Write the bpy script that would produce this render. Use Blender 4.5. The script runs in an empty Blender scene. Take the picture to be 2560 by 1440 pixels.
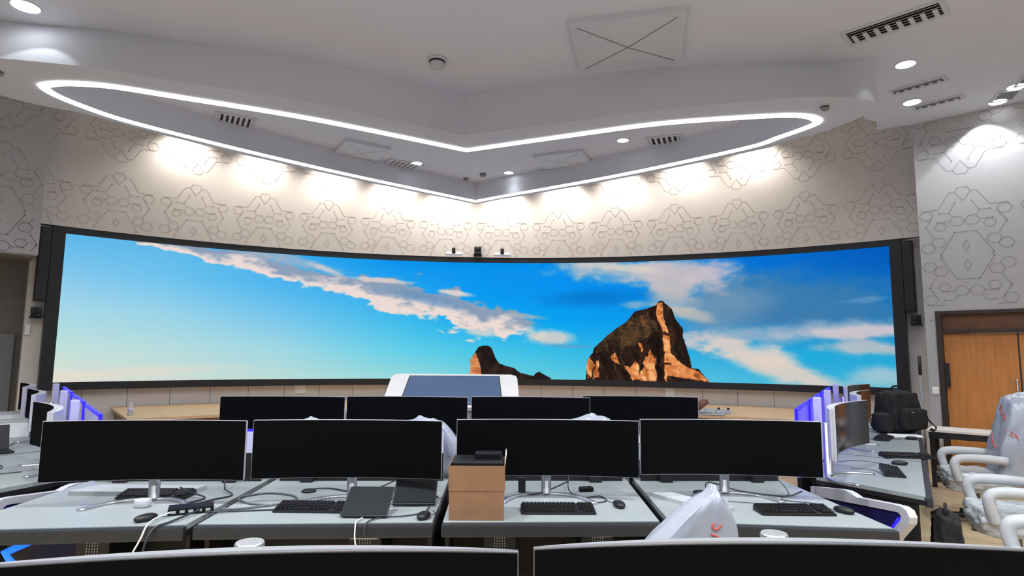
import bpy, bmesh, math, random
import numpy as np
from mathutils import Vector, Matrix, noise
from mathutils.bvhtree import BVHTree
random.seed(7)
SC = bpy.context.scene
COL = SC.collection
PI = math.pi

# ------------------------------------------------------------------ materials
def lin(c):
    return tuple((x/255/12.92 if x/255 <= .04045 else ((x/255+.055)/1.055)**2.4) for x in c)

def mat(name, rgb, rough=.6, metal=0., var=.06, scale=9., bump=0., emit=None, estr=0., coat=0., spec=None, stretch=None):
    m = bpy.data.materials.new(name); m.use_nodes = True
    nt = m.node_tree; b = nt.nodes['Principled BSDF']
    c = lin(rgb)
    tc = nt.nodes.new('ShaderNodeTexCoord'); nz = nt.nodes.new('ShaderNodeTexNoise')
    nz.inputs['Scale'].default_value = scale; nz.inputs['Detail'].default_value = 4
    if stretch:
        mp = nt.nodes.new('ShaderNodeMapping'); mp.inputs['Scale'].default_value = stretch
        nt.links.new(tc.outputs['Object'], mp.inputs['Vector']); nt.links.new(mp.outputs['Vector'], nz.inputs['Vector'])
    else:
        nt.links.new(tc.outputs['Object'], nz.inputs['Vector'])
    r = nt.nodes.new('ShaderNodeValToRGB')
    r.color_ramp.elements[0].position = .3; r.color_ramp.elements[1].position = .7
    r.color_ramp.elements[0].color = (*[x*(1-var) for x in c], 1)
    r.color_ramp.elements[1].color = (*[min(1, x*(1+var)) for x in c], 1)
    nt.links.new(nz.outputs['Fac'], r.inputs['Fac']); nt.links.new(r.outputs['Color'], b.inputs['Base Color'])
    b.inputs['Roughness'].default_value = rough; b.inputs['Metallic'].default_value = metal
    if spec is not None: b.inputs['Specular IOR Level'].default_value = spec
    if coat: b.inputs['Coat Weight'].default_value = coat
    if bump:
        bp = nt.nodes.new('ShaderNodeBump'); bp.inputs['Strength'].default_value = bump; bp.inputs['Distance'].default_value = .01
        nt.links.new(nz.outputs['Fac'], bp.inputs['Height']); nt.links.new(bp.outputs['Normal'], b.inputs['Normal'])
    if emit:
        b.inputs['Emission Color'].default_value = (*lin(emit), 1); b.inputs['Emission Strength'].default_value = estr
    return m

M = {}
M['ceil'] = mat('painted ceiling', (208, 213, 225), .9, var=.015, scale=2)
M['fascia'] = mat('painted soffit', (203, 207, 219), .9, var=.015, scale=2)
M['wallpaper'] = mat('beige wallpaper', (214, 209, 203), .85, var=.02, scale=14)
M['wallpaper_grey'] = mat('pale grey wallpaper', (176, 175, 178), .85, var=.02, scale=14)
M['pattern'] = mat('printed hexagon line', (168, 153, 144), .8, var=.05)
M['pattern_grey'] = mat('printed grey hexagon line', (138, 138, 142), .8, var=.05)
M['wall_low'] = mat('grey wall panel', (224, 218, 213), .8, var=.02, scale=3)
M['alcove'] = mat('grey alcove paint', (128, 124, 119), .9, var=.05, scale=4)
M['black'] = mat('matt black metal', (22, 23, 27), .55, var=.1)
M['bezel'] = mat('black video wall frame', (26, 27, 33), .45, var=.08)
M['screen'] = mat('dark monitor panel', (5, 6, 8), .5, var=.03, spec=.07)
M['gloss'] = mat('glossy monitor panel', (20, 21, 25), .16, var=.03, spec=.6)
M['white'] = mat('white plastic', (188, 188, 196), .4, var=.02)
M['bright'] = mat('bright white enamel', (240, 240, 240), .4, var=.02)
M['panel_white'] = mat('white laminate panel', (176, 181, 183), .45, var=.02)
M['silver'] = mat('brushed silver', (196, 198, 203), .3, .85, var=.05, scale=30)
M['chrome_rim'] = mat('silver monitor rim', (122, 122, 128), .3, .6, var=.03)
M['desk'] = mat('white desk laminate', (146, 153, 154), .42, var=.015, scale=3)
M['desk_edge'] = mat('charcoal desk edge', (34, 38, 43), .5, var=.08, scale=20)
M['cabinet'] = mat('black console body', (11, 11, 13), .6, var=.1)
M['lavender'] = mat('lavender acrylic panel', (196, 194, 226), .35, var=.03)
M['edgelit'] = mat('edge lit blue acrylic', (120, 112, 215), .35, var=.04, emit=(40, 20, 255), estr=.30)
M['navy'] = mat('dark blue panel', (30, 28, 84), .4, var=.06)
M['led_blue'] = mat('blue light strip', (20, 20, 255), .4, var=.02, emit=(30, 12, 255), estr=1.8)
M['led_cyan'] = mat('bright blue light strip', (20, 120, 255), .4, var=.02, emit=(20, 70, 255), estr=3.0)
M['led_white'] = mat('white light strip', (255, 255, 255), .4, var=.01, emit=(255, 252, 250), estr=6.0)
M['lamp'] = mat('lit lamp disc', (255, 255, 255), .4, var=.01, emit=(252, 255, 255), estr=7.0)
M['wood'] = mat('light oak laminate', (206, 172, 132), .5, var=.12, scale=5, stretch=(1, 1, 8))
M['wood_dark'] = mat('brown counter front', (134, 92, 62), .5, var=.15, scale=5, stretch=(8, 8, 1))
M['door_wood'] = mat('orange brown door veneer', (196, 128, 64), .5, var=.12, scale=4, stretch=(6, 6, .6))
M['door_frame'] = mat('dark brown door frame', (52, 40, 32), .5, var=.1)
M['transom'] = mat('brown transom board', (112, 74, 50), .55, var=.1)
M['card'] = mat('brown cardboard', (142, 106, 78), .8, var=.06, scale=12)
M['bag'] = mat('white plastic film', (152, 157, 170), .28, var=.05, scale=5, bump=.5)
M['foam'] = mat('white foam wrap', (182, 184, 187), .6, var=.03, scale=20, bump=.2)
M['film'] = mat('crumpled clear film', (178, 183, 187), .2, var=.1, scale=16, bump=.7)
M['red'] = mat('faded red print', (196, 96, 88), .5, var=.1)
M['fabric'] = mat('black nylon', (20, 20, 23), .8, var=.25, scale=40, bump=.2)
M['key'] = mat('black keys', (11, 13, 14), .5, var=.08)
M['keybase'] = mat('charcoal keyboard case', (15, 17, 19), .5, var=.08)
M['cable'] = mat('dark grey cable', (44, 47, 54), .5, var=.05)
M['cable_grey'] = mat('grey cable', (92, 98, 106), .5, var=.05)
M['cable_white'] = mat('white cable', (222, 222, 220), .5, var=.03)
M['cable_teal'] = mat('teal cable', (60, 150, 160), .5, var=.03)
M['vent_dark'] = mat('dark recess backing', (42, 42, 46), .8, var=.05)  # dark tone stands in for the shade inside the ducts
M['vent_grey'] = mat('grey grille', (120, 122, 124), .7, var=.1, scale=60)
M['vent'] = mat('white vent metal', (196, 201, 212), .6, var=.02)
M['tablet'] = mat('black touch panel', (12, 15, 19), .5, var=.04, spec=.2)
M['lect_screen'] = mat('blue grey lectern display', (74, 92, 122), .22, var=.05, emit=(74, 100, 140), estr=.22)
M['grey'] = mat('grey plastic', (128, 129, 132), .5, var=.05)
M['mat_grey'] = mat('grey desk mat', (128, 132, 134), .7, var=.1)
M['paper'] = mat('white paper', (236, 238, 238), .7, var=.02)
M['brown'] = mat('dark brown leather', (112, 74, 58), .6, var=.1)
M['hole'] = mat('silver vent hole', (170, 170, 172), .5, var=.05)
M['blue_plastic'] = mat('blue plastic', (40, 110, 170), .5, var=.05)

def glassy():
    m = bpy.data.materials.new('clear bottle plastic'); m.use_nodes = True
    b = m.node_tree.nodes['Principled BSDF']
    b.inputs['Base Color'].default_value = (.8, .84, .86, 1); b.inputs['Roughness'].default_value = .12
    b.inputs['Transmission Weight'].default_value = .7; b.inputs['IOR'].default_value = 1.3
    return m
M['bottle'] = glassy()

def floor_mat():
    m = bpy.data.materials.new('light oak plank floor'); m.use_nodes = True
    nt = m.node_tree; b = nt.nodes['Principled BSDF']
    tc = nt.nodes.new('ShaderNodeTexCoord'); br = nt.nodes.new('ShaderNodeTexBrick')
    br.inputs['Scale'].default_value = 1.; br.inputs['Brick Width'].default_value = 1.2; br.inputs['Row Height'].default_value = .18
    br.inputs['Mortar Size'].default_value = .003
    br.inputs['Color1'].default_value = (*lin((226, 202, 166)), 1); br.inputs['Color2'].default_value = (*lin((216, 190, 152)), 1)
    br.inputs['Mortar'].default_value = (*lin((160, 130, 92)), 1)
    nz = nt.nodes.new('ShaderNodeTexNoise'); nz.inputs['Scale'].default_value = 2.5; nz.inputs['Detail'].default_value = 6
    mx = nt.nodes.new('ShaderNodeMix'); mx.data_type = 'RGBA'; mx.blend_type = 'MULTIPLY'; mx.inputs[0].default_value = .25
    nt.links.new(tc.outputs['Object'], br.inputs['Vector']); nt.links.new(tc.outputs['Object'], nz.inputs['Vector'])
    nt.links.new(br.outputs['Color'], mx.inputs[6]); nt.links.new(nz.outputs['Color'], mx.inputs[7])
    nt.links.new(mx.outputs[2], b.inputs['Base Color']); b.inputs['Roughness'].default_value = .4
    return m
M['floor'] = floor_mat()

def video_mat():
    m = bpy.data.materials.new('video wall picture'); m.use_nodes = True
    nt = m.node_tree; b = nt.nodes['Principled BSDF']
    at = nt.nodes.new('ShaderNodeAttribute'); at.attribute_name = 'picture'
    b.inputs['Base Color'].default_value = (.002, .002, .002, 1); b.inputs['Roughness'].default_value = .7; b.inputs['Specular IOR Level'].default_value = .03
    nt.links.new(at.outputs['Color'], b.inputs['Emission Color']); b.inputs['Emission Strength'].default_value = .785
    return m
M['video'] = video_mat()

# ------------------------------------------------------------------ mesh helpers
def V(*a): return Vector(a)

def box(bm, c, s, bevel=0., rz=0., rx=0., ry=0., mi=0):
    """box centred at c with full sizes s"""
    r = bmesh.ops.create_cube(bm, size=1.)
    vs = r['verts']
    bmesh.ops.scale(bm, vec=s, verts=vs)
    fs = list({f for v in vs for f in v.link_faces})
    if bevel:
        es = list({e for v in vs for e in v.link_edges})
        rb = bmesh.ops.bevel(bm, geom=es, offset=bevel, segments=2, affect='EDGES', profile=.7)
        vs = list({v for v in rb['verts']} | {v for v in vs if v.is_valid})
        fs = list({f for v in vs for f in v.link_faces})
    mt = Matrix.Translation(c) @ Matrix.Rotation(rz, 4, 'Z') @ Matrix.Rotation(ry, 4, 'Y') @ Matrix.Rotation(rx, 4, 'X')
    bmesh.ops.transform(bm, matrix=mt, verts=vs)
    for f in fs: f.material_index = mi
    return vs

def prism(bm, poly, z0, z1, mi=0):
    """extruded polygon (xy list) between z0 and z1"""
    a = [bm.verts.new((x, y, z0)) for x, y in poly]; b = [bm.verts.new((x, y, z1)) for x, y in poly]
    n = len(poly)
    fs = [bm.faces.new(a[::-1]), bm.faces.new(b)]
    for i in range(n): fs.append(bm.faces.new((a[i], a[(i+1) % n], b[(i+1) % n], b[i])))
    for f in fs: f.material_index = mi
    return a+b

def lathe(bm, prof, c=(0, 0, 0), n=24, axis='Z', mi=0, smooth=True):
    """prof: list of (r, h); closes at ends"""
    rings = []
    for r, h in prof:
        ring = []
        for i in range(n):
            t = 2*PI*i/n
            p = (r*math.cos(t), r*math.sin(t), h)
            if axis == 'Y': p = (p[0], p[2], p[1])
            if axis == 'X': p = (p[2], p[0], p[1])
            ring.append(bm.verts.new((p[0]+c[0], p[1]+c[1], p[2]+c[2])))
        rings.append(ring)
    for a, b in zip(rings, rings[1:]):
        for i in range(n):
            f = bm.faces.new((a[i], a[(i+1) % n], b[(i+1) % n], b[i])); f.smooth = smooth; f.material_index = mi
    for r in (rings[0], rings[-1]):
        f = bm.faces.new(r); f.material_index = mi
    return [v for r in rings for v in r]

def smooth_path(pts, k=6):
    P = [Vector(p) for p in pts]
    if len(P) < 3: return P
    out = []
    Q = [2*P[0]-P[1]]+P+[2*P[-1]-P[-2]]
    for i in range(1, len(Q)-2):
        a, b, c, d = Q[i-1:i+3]
        for j in range(k):
            t = j/k
            out.append(.5*((2*b)+(c-a)*t+(2*a-5*b+4*c-d)*t*t+(3*b-a-3*c+d)*t**3))
    out.append(P[-1])
    return out

def tube(bm, pts, r, n=8, k=6, mi=0, flat=None):
    """round (or flattened: flat=(width,height)) tube along a smoothed path"""
    P = smooth_path(pts, k) if k > 1 else [Vector(p) for p in pts]
    rings = []; up = Vector((0, 0, 1)); prev = None
    for i, p in enumerate(P):
        d = (P[min(i+1, len(P)-1)]-P[max(i-1, 0)])
        if d.length < 1e-9: d = Vector((1, 0, 0))
        d.normalize()
        ref = prev if prev is not None else (up if abs(d.z) < .9 else Vector((1, 0, 0)))
        s = d.cross(ref)
        if s.length < 1e-4: s = d.orthogonal()
        s.normalize(); u = s.cross(d).normalized(); prev = u
        rr = r[i*len(r)//len(P)] if isinstance(r, (list, tuple)) else r
        ring = []
        for j in range(n):
            t = 2*PI*j/n+PI/n
            if flat: off = s*flat[0]*math.cos(t)+u*flat[1]*math.sin(t)
            else: off = s*rr*math.cos(t)+u*rr*math.sin(t)
            ring.append(bm.verts.new(p+off))
        rings.append(ring)
    for a, b in zip(rings, rings[1:]):
        for j in range(n):
            f = bm.faces.new((a[j], a[(j+1) % n], b[(j+1) % n], b[j])); f.smooth = True; f.material_index = mi
    bm.faces.new(rings[0][::-1]).material_index = mi; bm.faces.new(rings[-1]).material_index = mi
    return [v for q in rings for v in q]

def blob(bm, c, s, sub=5, power=.55, amp=.03, freq=3., seed=0, shape=None):
    """lumpy rounded box: cube subdivided, rounded toward a superellipsoid, displaced by noise"""
    r = bmesh.ops.create_cube(bm, size=2.)
    es = list({e for v in r['verts'] for e in v.link_edges})
    before = set(bm.verts)
    bmesh.ops.subdivide_edges(bm, edges=es, cuts=2**sub//2-1, use_grid_fill=True)
    vs = [v for v in bm.verts if v in set(r['verts']) or v not in before]
    for v in vs:
        p = v.co.copy(); q = p.normalized()*1.15
        p = p.lerp(q, power)
        n = noise.noise_vector(p*freq+Vector((seed*3.1, seed*1.7, seed)))+.5*noise.noise_vector(p*freq*2.3+Vector((seed, 0, seed)))
        p = Vector((p.x*s[0]/2, p.y*s[1]/2, p.z*s[2]/2))+n*amp
        if shape: p = shape(p)
        v.co = p+Vector(c)
    for f in {f for v in vs for f in v.link_faces}: f.smooth = True
    return vs

def link_mesh(name, bm, m, parent=None, loc=(0, 0, 0), rz=0.):
    bmesh.ops.recalc_face_normals(bm, faces=bm.faces[:])
    me = bpy.data.meshes.new(name); bm.to_mesh(me); bm.free()
    for x in (m if isinstance(m, (list, tuple)) else [m]): me.materials.append(M[x] if isinstance(x, str) else x)
    o = bpy.data.objects.new(name, me); COL.objects.link(o)
    o.location = loc; o.rotation_euler = (0, 0, rz)
    if parent is not None: o.parent = parent
    return o

def tag(o, label, cat, group=None):
    o['label'] = label; o['category'] = cat
    if group: o['group'] = group
    return o

def thing(name, label, cat, loc=(0, 0, 0), rz=0., group=None):
    o = bpy.data.objects.new(name, None); COL.objects.link(o)
    o.location = loc; o.rotation_euler = (0, 0, rz); o.empty_display_size = .1
    return tag(o, label, cat, group)

def single(name, bm, m, label, cat, loc=(0, 0, 0), rz=0., group=None):
    return tag(link_mesh(name, bm, m, None, loc, rz), label, cat, group)

def struct(name, bm, m):
    o = link_mesh(name, bm, m); o['kind'] = 'structure'; return o

def dup(root, label, loc, rz=0., group=None):
    """copy of a thing with copies of its parts and sub-parts"""
    def cp(o, parent):
        c = o.copy(); COL.objects.link(c)
        if parent is not None: c.parent = parent
        for ch in list(o.children): cp(ch, c)
        return c
    r = cp(root, None); r.location = loc; r.rotation_euler = (0, 0, rz); r['label'] = label
    if group: r['group'] = group
    return r

def B(): return bmesh.new()

# ------------------------------------------------------------------ camera
cam = bpy.data.cameras.new('camera'); co = bpy.data.objects.new('camera', cam); COL.objects.link(co)
cam.sensor_width = 36.; cam.lens = 36.*1500/2560; cam.clip_start = .05
PITCH = math.atan(165/1500.); ROLL = .0085
fw = Vector((0, math.cos(PITCH), math.sin(PITCH))); rt = Vector((1, 0, 0)); up = rt.cross(fw)
r2 = rt*math.cos(ROLL)+up*math.sin(ROLL); u2 = up*math.cos(ROLL)-rt*math.sin(ROLL)
mw = Matrix((r2, u2, -fw)).transposed().to_4x4(); mw.translation = (0, 0, 1.70)
co.matrix_world = mw; SC.camera = co

# ------------------------------------------------------------------ the round video wall room
CX, CY, RS = -.12, 1.93, 10.53          # centre and radius of the curved wall
def arc(th, R): return (CX+R*math.sin(th), CY+R*math.cos(th))

def arc_slab(bm, R0, R1, t0, t1, z0, z1, n=96, mi=0):
    """curved slab, R0 = inner (room) face"""
    q = []
    for i in range(n+1):
        t = t0+(t1-t0)*i/n
        q.append([bm.verts.new((*arc(t, R), z)) for R, z in ((R0, z0), (R0, z1), (R1, z1), (R1, z0))])
    for a, b in zip(q, q[1:]):
        for j in range(4):
            f = bm.faces.new((a[j], a[(j+1) % 4], b[(j+1) % 4], b[j])); f.material_index = mi; f.smooth = (j % 2 == 0)
    bm.faces.new(q[0]).material_index = mi; bm.faces.new(q[-1][::-1]).material_index = mi
    for f in bm.faces: f.smooth = False

# printed wallpaper motif (metres, v measured up from the mirror line), left half, mirrored below
K = .00130
def mp(*pts): return [((x-1577)*K, (1125-y)*K) for x, y in pts]
def hexa(x, y, r): return mp(*[(x+r*math.cos(PI*i/3), y+r*.88*math.sin(PI*i/3)) for i in range(7)])
HALF = [mp((1577, 503), (1505, 400), (1450, 400), (1345, 575), (1185, 578)), mp((1505, 400), (1530, 350), (1577, 350)),
        hexa(1225, 635, 68), mp((1292, 640), (1262, 695), (1213, 775), (1288, 902)), mp((1500, 513), (1440, 628), (1345, 625)),
        mp((1440, 628), (1468, 676)), hexa(1508, 730, 68), mp((1441, 727), (1330, 727)), hexa(1355, 780, 58),
        mp((1577, 858), (1480, 858), (1340, 1103), (1356, 1125)), hexa(1328, 960, 68), hexa(1228, 1017, 68),
        mp((1577, 955), (1543, 1015), (1577, 1075))]
DOTS = mp((1500, 513), (1345, 625), (1330, 727), (1480, 858), (1340, 1103), (1213, 775))
def motif(bm, mapf, u0, v0, flip, zmin, zmax, mi=1, w=.0030, ulim=None):
    def seg(a, b):
        d = (b[0]-a[0], b[1]-a[1]); L = math.hypot(*d)
        if L < 1e-6: return
        if not (zmin < a[1] < zmax and zmin < b[1] < zmax): return
        if ulim and not (ulim[0] < a[0] < ulim[1] and ulim[0] < b[0] < ulim[1]): return
        n = (-d[1]/L*w, d[0]/L*w)
        vs = [bm.verts.new(mapf(x, z)) for x, z in ((a[0]+n[0], a[1]+n[1]), (a[0]-n[0], a[1]-n[1]), (b[0]-n[0], b[1]-n[1]), (b[0]+n[0], b[1]+n[1]))]
        bm.faces.new(vs).material_index = mi
    for sx in (1, -1):
        for pl in HALF:
            Q = [(u0+sx*x, v0+(-y if flip else y)) for x, y in pl]
            for a, b in zip(Q, Q[1:]): seg(a, b)
        for x, y in DOTS:
            cx, cz = u0+sx*x, v0+(-y if flip else y)
            seg((cx-.011, cz), (cx+.011, cz)); seg((cx-.008, cz+.006), (cx+.008, cz+.006)); seg((cx-.008, cz-.006), (cx+.008, cz-.006))

bm = B()
RW = RS-.06
arc_slab(bm, RW, RW+.2, -.83, .76, 3.70, 5.95)
for k in range(-7, 7):
    th = -.0093+.1127*k
    f = lambda u, z: (*arc(u/RW, RW-.004), z)
    for v0, flip in ((3.72, False), (3.72+2.22, True)):
        motif(bm, f, th*RW, v0, flip, 3.71, 5.94, ulim=(-.825*RW, .755*RW))
wb = struct('wall_back', bm, ['wallpaper', 'pattern'])
bm = B()
arc_slab(bm, RS+.16, RS+.3, -.787, .77, 0, 3.70)
for i in range(-13, 13):                                   # panel joints in the low wall
    t = .06*i+.01
    a = arc(t, RS+.158); b = arc(t+.0006, RS+.158)
    bm.faces.new([bm.verts.new(p) for p in ((*a, .1), (*b, .1), (*b, 1.1), (*a, 1.1))]).material_index = 1
struct('wall_lower', bm, ['wall_low', 'desk_edge'])

# right wall: from the corner toward the camera
def wall_map(o, d, off):
    L = math.hypot(*d); d = (d[0]/L, d[1]/L)
    return lambda u, z, n=0.: (o[0]+d[0]*u+off[0]*n, o[1]+d[1]*u+off[1]*n, z)
RO, RD = (6.16, 8.94), (.747, -.664)
RN = (-.664, -.747)                                        # into the room
RM = wall_map(RO, RD, RN)
def wall_box(bm, mapf, u0, u1, z0, z1, n0=-.18, n1=0., mi=0):
    vs = [bm.verts.new(mapf(u, z, n)) for n in (n0, n1) for u, z in ((u0, z0), (u1, z0), (u1, z1), (u0, z1))]
    for q in ((0, 1, 2, 3), (4, 5, 6, 7), (0, 1, 5, 4), (1, 2, 6, 5), (2, 3, 7, 6), (3, 0, 4, 7)):
        bm.faces.new([vs[i] for i in q]).material_index = mi
bm = B()
wall_box(bm, RM, 0, 7.5, 2.38, 5.28); wall_box(bm, RM, 0, .13, 0, 2.38); wall_box(bm, RM, 1.95, 7.5, 0, 2.38)
wall_box(bm, RM, .0, .02, 0, 5.28, -2.2, -.18)             # return beside the curved wall
for k in range(0, 5):
    for v0, flip in ((3.18, False), (3.18, True), (5.40, True)):
        motif(bm, lambda u, z: RM(u, z, .004), .56+1.18*k, v0, flip, 2.39, 5.27, ulim=(.01, 7))
for z in (.5, 1.0, 1.5, 2.0):
    motif(bm, lambda u, z: RM(u, z, .004), -.05, 1.9, False, .2, 2.3, ulim=(.01, .125))
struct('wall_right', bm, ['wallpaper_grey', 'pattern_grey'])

# left wall with a tall dark opening
LO, LD, LN = (-7.02, 8.78), (-.75, -.66), (.66, -.75)
LM = wall_map(LO, LD, LN)
bm = B()
wall_box(bm, LM, 0, 8.5, 3.1, 5.95); wall_box(bm, LM, 3.2, 8.5, 0, 3.1)
wall_box(bm, LM, 0, .02, 3.68, 5.95, -2., -.18)
for k in range(0, 3):
    for v0, flip in ((3.70, False), (5.92, True)):
        motif(bm, lambda u, z: LM(u, z, .004), .5+1.18*k, v0, flip, 3.11, 5.9, ulim=(.01, 7))
        motif(bm, lambda u, z: LM(u, z, .004), .5+1.18*k, 3.70, True, 3.11, 5.9, ulim=(.01, 7))
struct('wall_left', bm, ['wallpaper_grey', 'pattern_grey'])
bm = B()
wall_box(bm, LM, -1.3, 3.4, 0, 3.2, -1.55, -1.45)
wall_box(bm, LM, .03, 3.4, 3.12, 3.2, -1.45, -.18); wall_box(bm, LM, 3.3, 3.4, 0, 3.12, -1.45, -.18)
struct('wall_alcove', bm, 'alcove')
bm = B(); wall_box(bm, LM, .62, 1.75, 0, 2.28, -1.45, -1.38)
d2 = struct('door_2', bm, 'door_frame')
bm = B(); wall_box(bm, LM, .72, 1.65, .01, 2.18, -1.38, -1.355); link_mesh('door_leaf', bm, 'transom', d2)
bm = B(); wall_box(bm, LM, .13, .34, .0, 1.95, -1.45, -1.36); o = single('cabinet_panel', bm, 'grey', 'pale grey upright panel standing in the dark left alcove', 'panel')

# right double door
bm = B()
wall_box(bm, RM, .13, .20, 0, 2.38, -.16, .015); wall_box(bm, RM, 1.88, 1.95, 0, 2.38, -.16, .015)
wall_box(bm, RM, .20, 1.88, 2.33, 2.38, -.16, .015); wall_box(bm, RM, .20, 1.88, 2.055, 2.105, -.16, .005)
d1 = struct('door_1', bm, 'door_frame')
bm = B(); wall_box(bm, RM, .20, 1.88, 2.105, 2.33, -.13, -.08); link_mesh('transom', bm, 'transom', d1)
for i, (a, b) in enumerate(((.205, 1.035), (1.055, 1.875))):
    bm = B(); wall_box(bm, RM, a, b, .01, 2.05, -.12, -.07)
    lf = link_mesh('door_leaf', bm, 'door_wood', d1)
    bm = B(); hx = (1.0 if i == 0 else 1.09)
    a0, a1 = RM(hx, 1.05, -.025), RM(hx, 1.42, -.025)
    tube(bm, [a0, a1], .012, k=1)
    for z in (1.08, 1.39): tube(bm, [RM(hx, z, -.07), RM(hx, z, -.025)], .008, k=1)
    link_mesh('door_handle', bm, 'silver', lf)
bm = B(); wall_box(bm, RM, .205, .255, 1.28, 1.62, -.07, .035); link_mesh('access_lock', bm, 'black', d1)
bm = B(); wall_box(bm, RM, 1.036, 1.054, .01, 2.05, -.125, -.075); link_mesh('meeting_stile', bm, 'door_frame', d1)

# floor
bm = B(); prism(bm, [(-13, -6), (13, -6), (13, 13.5), (-13, 13.5)], -.1, 0); struct('floor', bm, 'floor')

# ceiling, with the boomerang-shaped dropped soffit
ZS, ZU, ZI, ZC = 4.70, 5.28, 5.05, 5.95
near = [(-6.1, 5.88), (-5.6, 5.88), (-5.33, 5.92), (-4.85, 6.02), (-4.46, 6.13), (-3.74, 6.44), (-2.77, 6.82), (-2.03, 7.23), (-.675, 8.02),
        (.72, 7.50), (1.8, 7.09), (2.91, 6.80), (3.3, 6.71), (3.64, 6.68), (3.91, 6.70), (4.18, 6.77), (4.34, 6.86)]
far = [(-6.35, 6.2), (-6.09, 6.83), (-5.79, 7.15), (-5.49, 7.35), (-5.22, 7.69), (-4.56, 8.47), (-3.71, 9.32), (-2.7, 10.24), (-.735, 11.87),
       (-.26, 11.49), (1.82, 10.02), (3.55, 8.55), (3.76, 8.29), (4.14, 7.81), (4.28, 7.55), (4.40, 7.2)]
led = [(-5.42, 6.55), (-5.24, 6.46), (-4.99, 6.44), (-4.57, 6.51), (-3.94, 6.79), (-2.94, 7.24), (-2.16, 7.66), (-.69, 8.56),
       (.76, 7.93), (1.9, 7.47), (3.09, 7.21), (3.56, 7.17), (3.81, 7.25), (3.95, 7.40), (3.93, 7.58), (3.70, 8.0), (3.36, 8.50),
       (1.75, 9.88), (-.27, 11.32), (-.735, 11.68), (-2.64, 10.08), (-3.62, 9.18), (-4.47, 8.33), (-5.12, 7.60), (-5.36, 7.15), (-5.46, 6.80)]
def refine(P, closed=False, sharp=()):
    """light smoothing between points; sharp corners are kept"""
    out = []; n = len(P)
    for i in range(n if closed else n-1):
        g = lambda j: Vector((*(P[j % n] if closed else P[max(0, min(n-1, j))]), 0))
        a, b, c, d = g(i-1), g(i), g(i+1), g(i+2)
        if i in sharp: a = 2*b-c
        if (i+1) % n in sharp: d = 2*c-b
        for j in range(4):
            t = j/4
            p = .5*((2*b)+(c-a)*t+(2*a-5*b+4*c-d)*t*t+(3*b-a-3*c+d)*t**3)
            out.append((p.x, p.y))
    if not closed: out.append(P[-1])
    return out
nearR = refine(near, sharp=(8,)); farR = refine(far, sharp=(8, 13, 14, 15)); ledR = refine(led, True, sharp=(7, 19))
outer = nearR+farR[::-1]
def offset_poly(P, d):
    n = len(P); out = []
    for i in range(n):
        a, b, c = Vector(P[i-1]), Vector(P[i]), Vector(P[(i+1) % n])
        e1 = (b-a).normalized() if (b-a).length > 1e-6 else Vector((1, 0)); e2 = (c-b).normalized() if (c-b).length > 1e-6 else e1
        n1 = Vector((-e1.y, e1.x)); n2 = Vector((-e2.y, e2.x)); m = (n1+n2)
        m = m/max(m.length_squared/2, .6) if m.length > 1e-3 else n1
        out.append((b.x+m.x*d, b.y+m.y*d))
    return out
def area2(P): return sum(P[i-1][0]*P[i][1]-P[i][0]*P[i-1][1] for i in range(len(P)))
sgn = 1 if area2(ledR) > 0 else -1
led_in = offset_poly(ledR, sgn*.105)
def ring_face(bm, A, Bp, z, mi=0):
    """flat face with a hole: outer loop A, inner loop Bp, filled by triangulation"""
    va = [bm.verts.new((x, y, z)) for x, y in A]; vb = [bm.verts.new((x, y, z)) for x, y in Bp]
    es = [bm.edges.new((L[i-1], L[i])) for L in (va, vb) for i in range(len(L))]
    r = bmesh.ops.triangle_fill(bm, edges=es, use_beauty=True)
    for f in r['geom']:
        if isinstance(f, bmesh.types.BMFace): f.material_index = mi
    return va, vb
def skirt(bm, loop, z0, z1, mi=0, closed=True):
    a = [bm.verts.new((x, y, z0)) for x, y in loop]; b = [bm.verts.new((x, y, z1)) for x, y in loop]
    for i in range(0 if closed else 1, len(loop)):
        f = bm.faces.new((a[i-1], a[i], b[i], b[i-1])); f.material_index = mi; f.smooth = False
def flat(bm, poly, z, mi=0):
    va = [bm.verts.new((x, y, z)) for x, y in poly]
    es = [bm.edges.new((va[i-1], va[i])) for i in range(len(va))]
    bmesh.ops.triangle_fill(bm, edges=es, use_beauty=True)
bm = B()
ring_face(bm, outer, ledR, ZS)
def lean_top(x): return .34*min(1, max(0, (-1.8-x)/3.2))+.30*min(1, max(0, (x-1.2)/2.4))*min(1, max(0, (4.34-x)/.5))
for part in (nearR[:33], nearR[32:]):
    na = [bm.verts.new((x, y, ZS)) for x, y in part]; nb = [bm.verts.new((x-.1*min(1, max(0, (-4-x))), y+lean_top(x), ZU+.02)) for x, y in part]
    for i in range(1, len(na)): bm.faces.new((na[i-1], na[i], nb[i], nb[i-1])).smooth = True
skirt(bm, farR, ZS, ZC, closed=False)
skirt(bm, [nearR[-1], farR[-1]], ZS, ZC, closed=False); skirt(bm, [nearR[0], farR[0]], ZS, ZC, closed=False)
skirt(bm, led_in, ZS, ZI)
flat(bm, led_in, ZI)
struct('ceiling_soffit', bm, 'fascia')
bm = B()
va = [bm.verts.new((x, y, ZS-.012)) for x, y in ledR]; vb = [bm.verts.new((x, y, ZS-.012)) for x, y in led_in]
for i in range(len(va)): bm.faces.new((va[i-1], va[i], vb[i], vb[i-1]))
skirt(bm, ledR, ZS-.012, ZS-.001); skirt(bm, led_in, ZS-.012, ZS-.001)
single('led_strip_light', bm, 'led_white', 'long white light strip outlining the boomerang recess of the ceiling', 'strip light')
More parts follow.
